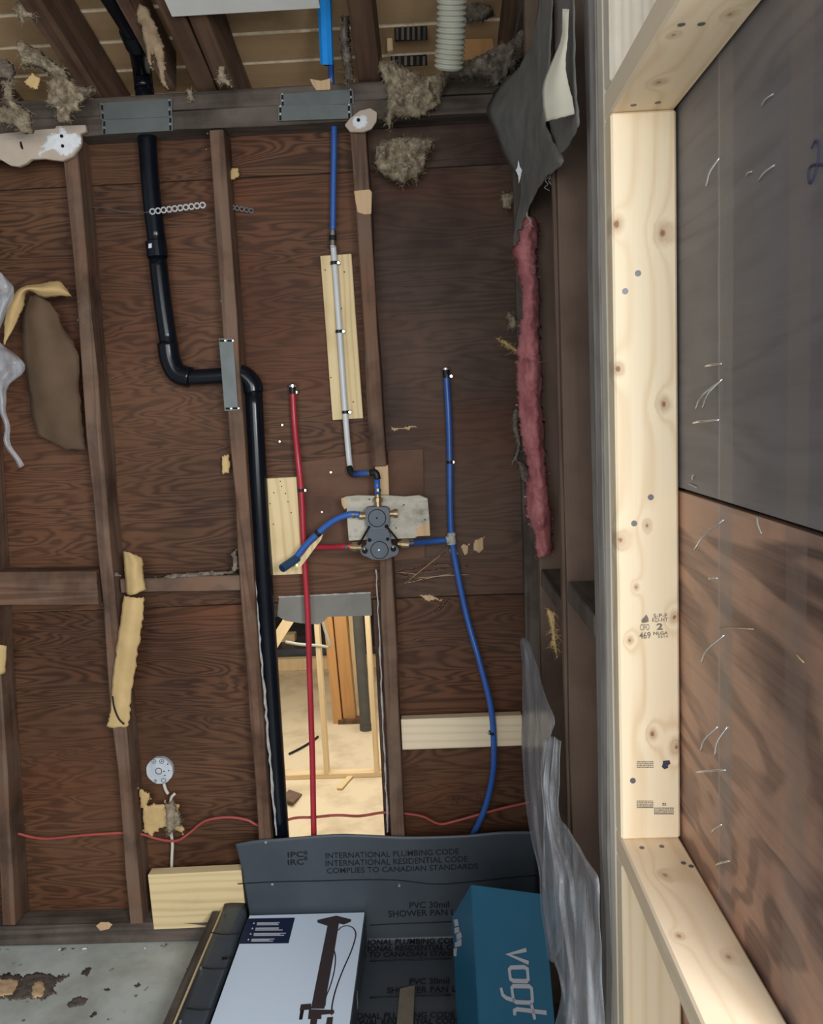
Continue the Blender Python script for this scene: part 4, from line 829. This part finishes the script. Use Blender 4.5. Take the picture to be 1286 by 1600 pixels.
tag(sheet('kraft_strip', z6r([[(552, 235, 0), (585, 240, -.01), (630, 262, 0)], [(556, 300, 0), (600, 290, -.02), (638, 285, 0)], [(562, 360, 0), (600, 350, -.02), (640, 345, 0)], [(566, 422, 0), (605, 425, -.02), (652, 400, 0)]], YS - .012), 'kraft', None, 4, 5, .0012, .006, 20, .0015), 'short folded tan kraft flap above the long kraft strip', 'paper')
ks = tag(sheet('kraft_strip', z6r([[(555, 432, 0), (600, 442, -.012), (645, 436, 0)], [(540, 540, 0), (590, 535, -.015), (638, 530, 0)], [(525, 640, 0), (575, 640, -.015), (622, 640, 0)], [(511, 750, 0), (560, 745, -.015), (606, 742, 0)], [(500, 870, 0), (545, 860, -.012), (590, 850, 0)], [(490, 960, 0), (535, 960, -.01), (580, 955, 0)], [(479, 1012, 0), (520, 1018, -.008), (570, 1014, 0)]], YS - .016), 'kraft', None, 5, 6,   .0012, .004, 20, .0030), 'long pale tan kraft strip hanging on the stud', 'paper')
tube('printed_line', [atY(a * .35, 780 + b * .35, YS - .030) for a, b in ((502, 880), (510, 930), (530, 980), (555, 1005))], .0026, 'ink', ks, 4, 6)
tag(sheet('kraft_strip', z6r([[(-30, 655, 0), (0, 650, -.01), (30, 655, 0)], [(-30, 710, 0), (0, 715, -.01), (26, 710, 0)], [(-30, 775, 0), (0, 780, -.01), (22, 775, 0)]], YS - .012), 'kraft', None, 4, 5, .0012, .004, 20, .001), 'scrap of tan kraft paper on the far left stud', 'paper')
for P, T in (([(165, 898), (185, 892), (190, 900), (175, 905)], .006), ([(236, 905), (262, 897), (300, 894), (330, 890), (350, 892), (365, 889), (368, 897), (300, 904), (240, 908)], .010), ([(362, 862), (370, 855), (372, 890), (364, 894)], .008)):
    blob('dusty_crumbs', P, YS + .02, T, 'wool_dark', wall, 1.6, 4, .6, 90)

# draped black building paper on the right
bp = empty('building_paper', atY(800, 370, 1.9), 'draped dark building paper with frayed edge hanging in the right corner', 'paper')
def z5r(rows): return [[(760 + a * .3125, b * .3125, Y) for a, b, Y in r] for r in rows]
sheet('main_sheet', z5r([[(262, -60, 2.15), (300, -60, 1.9), (332, -60, 1.75)], [(250, 120, 2.15), (290, 120, 1.9), (326, 120, 1.74)], [(185, 300, 2.20), (250, 300, 1.95), (322, 300, 1.72)], [(60, 440, 2.25), (190, 450, 1.97), (312, 450, 1.72)], [(8, 555, 2.25), (160, 570, 1.97), (298, 580, 1.74)], [(60, 690, 2.2), (190, 700, 1.95), (335, 700, 1.72)], [(110, 815, 2.16), (230, 810, 1.93), (378, 795, 1.70)], [(152, 900, 2.12), (215, 900, 1.96), (305, 885, 1.80)], [(160, 980, 2.1), (195, 990, 2.0), (238, 985, 1.9)], [(140, 1110, 2.1), (160, 1110, 2.05), (186, 1105, 2.0)], [(122, 1225, 2.1), (135, 1235, 2.08), (155, 1228, 2.05)]]), 'felt', bp, 6, 5, .0016, .016, 7, .0015)
sheet('side_sheet', z5r([[(345, -60, 1.58), (400, -60, 1.46), (450, -60, 1.40)], [(350, 120, 1.58), (405, 120, 1.45), (448, 120, 1.39)], [(340, 300, 1.58), (400, 300, 1.45), (446, 300, 1.38)], [(330, 450, 1.56), (400, 460, 1.44), (448, 460, 1.38)], [(318, 600, 1.56), (400, 600, 1.45), (462, 610, 1.38)], [(345, 690, 1.55), (385, 690, 1.47), (430, 690, 1.40)], [(370, 765, 1.52), (376, 770, 1.5), (384, 765, 1.48)]]), 'felt', bp, 5, 5, .0016, .008, 8, .001)
sheet('folded_flap', z5r([[(382, 40, 1.33), (398, 40, 1.325), (416, 40, 1.32)], [(372, 180, 1.34), (390, 180, 1.325), (404, 180, 1.32)], [(338, 285, 1.35), (365, 295, 1.325), (392, 315, 1.32)], [(296, 400, 1.36), (345, 410, 1.33), (405, 420, 1.32)], [(280, 500, 1.36), (350, 510, 1.33), (425, 500, 1.315)], [(292, 612, 1.36), (360, 590, 1.33), (440, 568, 1.315)]]), 'felt_back', bp, 5, 5, .0014, .007, 14, .0005)
pprism('torn_tag', z5([(160, 800), (168, 835), (178, 850), (172, 880), (162, 918), (160, 880), (147, 850), (155, 838)]), 1.84, .0015, 'plaster', bp)
for i in range(14):
    zx = random.choice([285, 300, 320, 335, 350, 365, 368, 372, 395, 405, 410, 195, 205, 185]); zy = {285: 900, 300: 890, 320: 870, 335: 850, 350: 820, 365: 800, 368: 800, 372: 800, 395: 730, 405: 720, 410: 700}.get(zx, 1060)
    L = random.uniform(40, 90) if zx not in (365, 368) else 180
    tube('thread', [atY(*z5([(zx + random.uniform(-8, 8) * j, zy + L * j / 4)])[0], 1.66) for j in range(5)], .0007, 'thread', bp, 3, 5)
# ribbed hose
rh = empty('ribbed_hose', atY(703, 105, 2.12), 'pale ribbed flexible hose hanging down through the roof framing', 'hose')
HP = cr([atY(712, -120, 1.95), atY(707, -20, 2.05), atY(705, 50, 2.10), atY(701, 108, 2.14)], 40)
bm = bmesh.new(); NH = len(HP); bm_tube(bm, HP, lambda i: (.0335 + .0032 * math.sin(i * 2 * math.pi / 5.5)) * (1 if i < NH - 4 else .98), 24, True); make('hose', bm, 'duct', rh, smooth=True)
cyl('bore', HP[-1] + (HP[-1] - HP[-3]).normalized() * .0004, HP[-1] + (HP[-1] - HP[-3]).normalized() * .001, .027, 'black', rh)

# shower pan: liner up the back wall, over the floor and over the curb
YL = YS - .012
xcl = atZ(276, 1600, .125).x; XCR = atZ(343, 1560, .125).x
def liner_y(x, z): return YL - .002 + .0035 * noise.noise(Vector((x * 4, z * 9, 1.3))) - .006 * math.exp(-((z - .0) / .05) ** 2)
ln = empty('shower_liner', (-.2, YS, 0), 'dark grey printed shower pan liner up the wall and over the floor', 'shower liner')
bm = bmesh.new(); TE = [(368, 1318), (400, 1312), (450, 1308), (520, 1303), (560, 1303), (640, 1306), (720, 1304), (780, 1299), (838, 1298)]
tp = cr([atY(a, b, YL) for a, b in TE], 8); G = []
NB = 30
for i, p in enumerate(tp):
    line = []
    for j in range(NB + 1):
        t = j / NB; z = p.z * (1 - t) + .004 * t; x = p.x + (.03 * t if i < 1 else 0) + max(0, (1 - i / 8)) * .028 * t
        line.append(bm.verts.new((x, liner_y(x, z), z)))
    for t in [k / 26 for k in range(1, 27)]:
        x = p.x + max(0, (1 - i / 8)) * .028; yv = (YL - .008) * (1 - t) + 1.2 * t
        line.append(bm.verts.new((x, yv, .004 + .003 * noise.noise(Vector((x * 6, yv * 6, 0))) + .02 * math.exp(-((yv - YL) / .02) ** 2))))
    G.append(line)
for a, b in zip(G, G[1:]):
    for j in range(len(a) - 1): bm.faces.new((a[j], a[j + 1], b[j + 1], b[j]))
solid(make('pan_sheet', bm, 'liner', ln, smooth=True), .002)
# printed lines and creases
def lwall(px, py):
    p = atY(px, py, YL); return Vector((p.x, liner_y(p.x, p.z) - .0022, p.z))
def crease(P, r=.0016): tube('crease', [lwall(a, b) for a, b in P], r, 'ink', ln, 4, 6)
crease([(372, 1380), (430, 1377), (500, 1376), (560, 1374), (620, 1374), (680, 1380), (740, 1376), (800, 1370), (838, 1367)])
crease([(578, 1443), (620, 1441), (660, 1440), (705, 1438)])
def lfloor(px, py): q = atZ(px, py, .0115); return q
for P in ([(578, 1502), (640, 1500), (704, 1498)], [(578, 1559), (640, 1557), (705, 1555)]): tube('crease', [lfloor(a, b) for a, b in P], .0016, 'ink', ln, 4, 6)
def ltext(body, px, py, h, wpx, floor=False, bold=.012, sl=-.035):
    """wall or floor lettering; the lower-left corner sits at (px, py), width wpx"""
    o = atZ(px, py, .0105) if floor else atY(px, py, YL); e = atZ(px + wpx, py + sl * wpx, .0105) if floor else atY(px + wpx, py + sl * wpx, YL)
    wv = e - o; size = h; t = text(body, 1.0, lambda x, y: Vector((x, y, 0)), 'ink', ln, 'lettering', bold=bold)
    xs = [v.co.x for v in t.data.vertices]; x0, x1 = min(xs), max(xs)
    tp_ = atZ(px, py - h, .0105) if floor else atY(px, py - h, YL); hv = (tp_ - o)
    for v in t.data.vertices:
        q = o + wv * ((v.co.x - x0) / (x1 - x0)) + (Vector((0, hv.y, 0)) if floor else Vector((0, 0, hv.z))) * (v.co.y / .70)
        if not floor: q.y = liner_y(q.x, q.z) - .0022
        v.co = q
    return t
ltext('IPC', 450, 1339, 8.5, 25, bold=.015); ltext('IRC', 450, 1351, 8.5, 25, bold=.015); ltext('®', 475, 1335, 6, 6); ltext('®', 475, 1344, 6, 6)
ltext('INTERNATIONAL PLUMBING CODE', 509, 1341, 9, 208, bold=.006); ltext('INTERNATIONAL RESIDENTIAL CODE', 509, 1353, 9, 222, bold=.006); ltext('COMPLIES TO CANADIAN STANDARDS', 511, 1364.5, 8.5, 236, bold=.006)
ltext('PVC 30mil', 640, 1418, 9.5, 62); ltext('SHOWER PAN LINER', 607, 1431, 9.5, 136, sl=-.03); 
ltext('INTERNATIONAL PLUMBING CODE', 512, 1478, 8.5, 208, True, sl=-.02); ltext('INTERNATIONAL RESIDENTIAL CODE', 512, 1488, 8.5, 222, True, sl=-.02); ltext('COMPLIES TO CANADIAN STANDARDS', 514, 1497, 7.5, 232, True, sl=-.02)
ltext('PVC 30mil', 640, 1538, 9, 62, True, sl=-.02); ltext('SHOWER PAN LINER', 604, 1552, 9, 142, True, sl=-.02)
ltext('INTERNATIONAL PLUMBING CODE', 486, 1594, 9, 225, True, sl=-.02); ltext('INTERNATIONAL RESIDENTIAL CODE', 484, 1604, 9, 235, True, sl=-.02)
for px, py in ((416, 1314), (426, 1380), (624, 1382)):
    c = lwall(px, py); cyl('liner_screw', c + Vector((0, -.003, 0)), c + Vector((0, .003, 0)), .0042, 'bright', ln, 10)
# curb
cu = empty('shower_curb', (xcl, YS - .3, 0), 'low lumber curb edging the shower pan, liner lapped over it', 'curb')
zc = .118; yc1 = 1.25
x_out = atZ(268, 1600, zc).x
lumber('curb_lumber', (x_out + .036, YS - .004, zc / 2), (x_out + .036, yc1, zc / 2), .070, zc - .004, (1, 0, 0), 'pine_board', cu, 4, .002)
lumber('curb_face', (x_out - .014, YS - .012, zc / 2 - .002), (x_out - .014, yc1, zc / 2 - .002), .024, zc - .008, (1, 0, 0), 'stud_dark', cu, 4, .002)
bm = bmesh.new(); rows = []
x0 = x_out + .012
for i in range(40):
    yv = YS - .002 - (YS - yc1) * i / 39; r = []
    for j, (dx, dz) in enumerate(((0, .004), (.02, .005), (.042, .005), (.062, .004), (.068, -.004), (.070, -.05), (.071, -.112))):
        n_ = noise.noise(Vector((yv * 14, dx * 20, 4))) * .004; kk = .006 * math.exp(-((yv - YS) / .02) ** 2)
        r.append(bm.verts.new((x0 + dx + (n_ if j == 0 else 0), yv, zc + dz + n_ + kk)))
    rows.append(r)
for a, b in zip(rows, rows[1:]):
    for j in range(len(a) - 1): bm.faces.new((a[j], a[j + 1], b[j + 1], b[j]))
solid(make('liner_lap', bm, 'liner', cu, smooth=True), .0025)
for py in (1459, 1513, 1577):
    P = [atZ(330 + (1459 - py) * .33, py - 2, zc + .011), atZ(350 + (1459 - py) * .33, py + 1, zc + .0125), atZ(374 + (1459 - py) * .33, py, zc + .011)]; tube('crease', P, .0016, 'ink', cu, 4, 6)
for px, py in ((350, 1427), (314, 1513), (282, 1597)):
    c = atZ(px, py, zc + .011); cyl('liner_screw', c + Vector((0, 0, .003)), c - Vector((0, 0, .003)), .004, 'screw' if py < 1500 else 'bright', cu, 10)
tM = text('MA', .022, frame(atZ(346, 1500, zc + .0125), (.9, .1, 0), (-.1, .9, 0)), 'ink', cu, 'lettering', bold=.0005)

# white carton lying flat with printed shower column
zb = .105
wb0 = atZ(389, 1426, zb); wb1 = atZ(570, 1422, zb); yb = (wb0.y + wb1.y) / 2; yb = min(yb, YS - .03)
bxl, bxr = atY(389, 1426, yb).x, atY(571, 1422, yb).x
wb = empty('shower_carton', ((bxl + bxr) / 2, yb - .3, .01), 'flat white carton printed with a dark shower column on the liner', 'carton')
LB = .95
box('carton_body', (bxl, yb - LB, .012), (bxr, yb, zb - .0006), 'boxdark', wb, .003)
zt = zb - .0004
prism('top_panel', [(bxl + .002, yb - .002, zt), (bxr - .003, yb - .002, zt), (bxr - .003, yb - LB + .002, zt), (bxl + .002, yb - LB + .002, zt)], (0, 0, .0008), 'boxwhite', wb)
zt += .001
def bt(zx, zy, dz=0.0): q = atZ(370 + zx * .1789, 1400 + zy * .1789, zt + dz); q.y = min(q.y, yb - .003); return q
def bprint(nm, P, mat, dz=0.0): return prism(nm, [bt(a, b, dz) for a, b in P], (0, 0, .0004), mat, wb)
lab = bprint('navy_label', [(92, 198), (508, 190), (452, 413), (12, 418)], 'navy')
random.seed(3)
for r, (y0_, xa, xb) in enumerate(((232, 178, 390), (278, 165, 405), (325, 150, 430), (375, 130, 345))):
    for s_ in range(3):
        yy = y0_ + s_ * 9; xe = xb - random.uniform(0, 60)
        prism('label_line', [bt(xa - s_ * 2, yy, .0005), bt(xe, yy - 2, .0005), bt(xe - 1, yy + 3, .0005), bt(xa - 1 - s_ * 2, yy + 5, .0005)], (0, 0, .0003), 'printwhite', lab)
    xi = xa - 38; prism('label_icon', [bt(xi, y0_ + 12, .0005), bt(xi + 10, y0_ - 4, .0005), bt(xi + 18, y0_ + 12, .0005)], (0, 0, .0003), 'printwhite', lab)
hd = bprint('printed_head', [(703, 210), (870, 172), (1000, 205), (996, 225), (935, 250), (890, 240), (795, 262), (705, 232)], 'printbrown')
bprint('printed_column', [(795, 245), (893, 235), (850, 500), (790, 830), (765, 985), (648, 985), (680, 820), (760, 420)], 'printbrown', .0003)
bprint('printed_bar', [(560, 948), (650, 940), (650, 990), (560, 1000), (548, 1000)], 'printbrown', .0004); bprint('printed_lever', [(555, 1000), (588, 998), (572, 1080), (543, 1080)], 'printdark', .0004)
bprint('printed_bar', [(630, 990), (850, 996), (850, 1028), (740, 1038), (738, 1075), (622, 1075)], 'printbrown', .0005); bprint('printed_spout', [(645, 1075), (705, 1075), (690, 1160), (635, 1160)], 'printbrown', .0004); bprint('printed_handset', [(790, 1060), (842, 1056), (830, 1160), (772, 1160)], 'printbrown', .0004)
def bhose(P, r): 
    pts = cr([bt(a, b, .0005) for a, b in P], 6); bm = bmesh.new()
    for i in range(len(pts) - 1):
        d = (pts[i + 1] - pts[i]).normalized(); nrm = Vector((-d.y, d.x, 0)).normalized() * r
        bm.faces.new([bm.verts.new(q) for q in (pts[i] + nrm, pts[i] - nrm, pts[i + 1] - nrm, pts[i + 1] + nrm)])
    bmesh.ops.remove_doubles(bm, verts=bm.verts, dist=1e-5); make('printed_hose', bm, 'printdark', wb)
bhose([(885, 300), (920, 268), (980, 262), (1025, 290), (1038, 350), (1000, 480), (930, 640), (870, 800), (835, 940), (828, 1040)], .0019)
bhose([(850, 470), (862, 540), (850, 660), (815, 790), (780, 880), (770, 960)], .0016)
box('side_tear', (bxr - .0008, yb - .32, .03), (bxr + .0006, yb - .30, .07), 'printgrey', wb, 0)

# teal carton
A_ = atY(736, 1381, 1.95); B_ = atY(850, 1396, 1.80); C_ = atY(706, 1431, 2.05)
dv = (atZ(757, 1760, .012) - A_).normalized()
tb = empty('teal_carton', (A_.x + .05, 1.8, .01), 'teal blue carton with grey lettering leaning beside the plastic sheet', 'carton')
bm = bmesh.new(); sec = [A_, B_, B_ + (C_ - A_), C_]; bv = [bm.verts.new(p) for p in sec]; fv = [bm.verts.new(p + dv * ((.014 - p.z) / dv.z)) for p in sec]
bm.faces.new(bv); bm.faces.new(fv[::-1]); n_ = len(sec)
for i in range(n_): bm.faces.new((bv[i], fv[i], fv[(i + 1) % n_], bv[(i + 1) % n_]))
bmesh.ops.recalc_face_normals(bm, faces=bm.faces); bmesh.ops.bevel(bm, geom=list(bm.edges), offset=.0025, segments=2, affect='EDGES')
make('carton_body', bm, 'teal', tb)
tn = (B_ - A_).cross(dv).normalized(); tn = tn if tn.z > 0 else -tn
def on_top(px, py): return atP(px, py, A_ + tn * .0012, tn)
def lstroke(bm, P, r, closed=False):
    """flat lettering stroke with mitred corners lying on the carton face"""
    q = [on_top(680 + a * .2177, 1360 + b * .2177) for a, b in P]; n_ = len(q); L_, R_ = [], []
    for i in range(n_):
        a = q[i - 1] if (i or closed) else None; c = q[(i + 1) % n_] if (i < n_ - 1 or closed) else None
        d0 = (q[i] - a).normalized() if a is not None else None; d1 = (c - q[i]).normalized() if c is not None else None
        d0 = d0 or d1; d1 = d1 or d0; n0 = tn.cross(d0); m = (n0 + tn.cross(d1)).normalized(); w = r / max(.45, m.dot(n0))
        L_.append(bm.verts.new(q[i] + m * w)); R_.append(bm.verts.new(q[i] - m * w))
    for i in range(n_ if closed else n_ - 1): k_ = (i + 1) % n_; bm.faces.new((L_[i], R_[i], R_[k_], L_[k_]))
for strokes in ([([(655, 570), (526, 603), (672, 664)], False)], [([(532, 712), (545, 697), (640, 694), (662, 708), (668, 780), (655, 795), (560, 792), (540, 778)], True)],
                [([(550, 845), (562, 830), (675, 832), (692, 848), (698, 935), (684, 950), (580, 945), (562, 930)], True), ([(570, 935), (510, 915), (484, 892), (472, 842)], False)],
                [([(572, 1040), (568, 1008), (590, 996), (800, 1022)], False), ([(690, 955), (716, 1070)], False)]):
    bm = bmesh.new()
    for P, cl in strokes: lstroke(bm, P, .0043, cl)
    make('lettering', bm, 'printgrey', tb, recalc=False)
ln_ = (A_ - C_).cross(dv).normalized(); ln_ = ln_ if ln_.x < 0 else -ln_
def on_side(px, py): return atP(px, py, A_ + ln_ * .001, ln_)
for P in ([(709, 1437), (715, 1436), (717, 1446), (711, 1448)], [(710, 1450), (717, 1448), (718, 1456), (711, 1459)], [(713, 1460), (720, 1456), (722, 1464), (714, 1470)], [(711, 1473), (721, 1466), (721, 1478), (711, 1480)], [(709, 1482), (714, 1481), (713, 1494), (709, 1494)]):
    prism('side_lettering', [on_side(*p) for p in P], ln_ * .0004, 'printgrey', tb)
# masking tape strip on the liner
tag(prism('tape_strip', [atZ(625, 1545, .013), atZ(648, 1540, .013), atZ(645, 1620, .013), atZ(618, 1620, .013)], (0, 0, .001), 'tape'), 'strip of tan masking tape on the liner between the cartons', 'tape')

# plastic film heaped in the right corner
pf = empty('plastic_sheet', atY(900, 1600, 1.6), 'rumpled translucent plastic sheet hanging in the lower right corner', 'plastic sheet')
sheet('upper_film', [[(813, 1000, 2.25), (819, 996, 2.2), (825, 1002, 2.16)], [(815, 1040, 2.25), (826, 1035, 2.18), (838, 1040, 2.12)], [(816, 1100, 2.25), (836, 1095, 2.16), (855, 1095, 2.07)], [(816, 1165, 2.25), (834, 1160, 2.14), (866, 1128, 2.04)], [(820, 1230, 2.22), (838, 1225, 2.1), (858, 1160, 2.05)], [(828, 1300, 2.2), (842, 1300, 2.1), (856, 1240, 2.02)], [(842, 1360, 2.18), (850, 1360, 2.08), (862, 1320, 2.0)], [(846, 1430, 2.12), (858, 1430, 2.05), (874, 1400, 1.95)], [(856, 1500, 2.05), (866, 1500, 2.0), (880, 1480, 1.9)]], 'film2', pf, 8, 6, .0006, .010, 9, pleat=.025)
sheet('lower_film', [[(850, 1156, 2.03), (864, 1150, 1.97), (877, 1157, 1.92)], [(846, 1215, 2.02), (858, 1215, 1.93), (873, 1222, 1.88)], [(851, 1268, 2.0), (860, 1268, 1.92), (872, 1266, 1.85)], [(850, 1315, 1.97), (868, 1310, 1.86), (892, 1300, 1.72)], [(849, 1370, 1.93), (885, 1360, 1.78), (922, 1350, 1.60)], [(848, 1420, 1.92), (890, 1410, 1.76), (936, 1385, 1.55)], [(860, 1490, 1.86), (900, 1480, 1.70), (937, 1450, 1.50)], [(878, 1545, 1.78), (905, 1540, 1.64), (938, 1520, 1.46)], [(868, 1600, 1.70), (905, 1605, 1.58), (944, 1600, 1.42)], [(862, 1660, 1.62), (905, 1665, 1.5), (946, 1660, 1.38)]], 'film', pf, 14, 6, .0006, .008, 12, pleat=.04)

# worn hole and scraps on the floor at left
fz = lambda x, y: atZ(x, y, .002)
def fblob(name, P, T, mat, parent=None, **kw):
    def pr(x, y): return atZ(x, y, .001)
    return blob(name, P, 0, T, mat, parent, kw.pop('step', 2.2), kw.pop('taper', 6), proj=pr, **kw)
fblob('worn_hole', z7([(-40, 1000), (60, 995), (100, 1000), (180, 990), (235, 1005), (290, 995), (285, 1012), (240, 1030), (222, 1060), (240, 1082), (205, 1085), (190, 1100), (100, 1100), (-40, 1105)]), .0015, 'stud_dark', fl)
fblob('exposed_wood', z7([(-40, 1015), (40, 1012), (85, 1022), (70, 1060), (50, 1095), (-40, 1100)]), .004, 'split', fl)
fblob('exposed_wood', z7([(135, 1035), (160, 1018), (185, 1030), (192, 1070), (180, 1095), (130, 1098), (128, 1060)]), .004, 'split', fl)
for P in ([(280, 1125), (300, 1100), (340, 1090), (372, 1100), (350, 1125), (300, 1140)], [(335, 1000), (360, 965), (385, 970), (365, 1005)], [(435, 1058), (455, 1050), (465, 1062), (445, 1068)], [(370, 1170), (400, 1150), (408, 1165), (385, 1182)], [(560, 1040), (580, 1032), (588, 1045), (568, 1050)]):
    fblob('dark_stain', z7(P), .0012, 'stud_dark', fl, step=1.6)
for i, P in enumerate(([(242, 892), (256, 888), (258, 896), (244, 898)], [(340, 888), (362, 885), (366, 893), (345, 897)], [(600, 886), (614, 880), (608, 894)], [(480, 932), (488, 930), (488, 938)])):
    tag(fblob('plaster_crumb', z7(P), .004, 'plaster', None, step=.9, taper=2), ['flat white crumb left of the others by the bottom plate', 'wider white crumb second along the bottom plate', 'white pointed crumb nearest the pine floor block', 'tiny white crumb lying farthest out on the floor'][i], 'crumb', 'plaster crumbs on the floor')
pprism('pale_spot', z7([(402, 795), (420, 780), (455, 780), (470, 790), (455, 808), (420, 815)]), YS - .004, .002, 'split', wall)
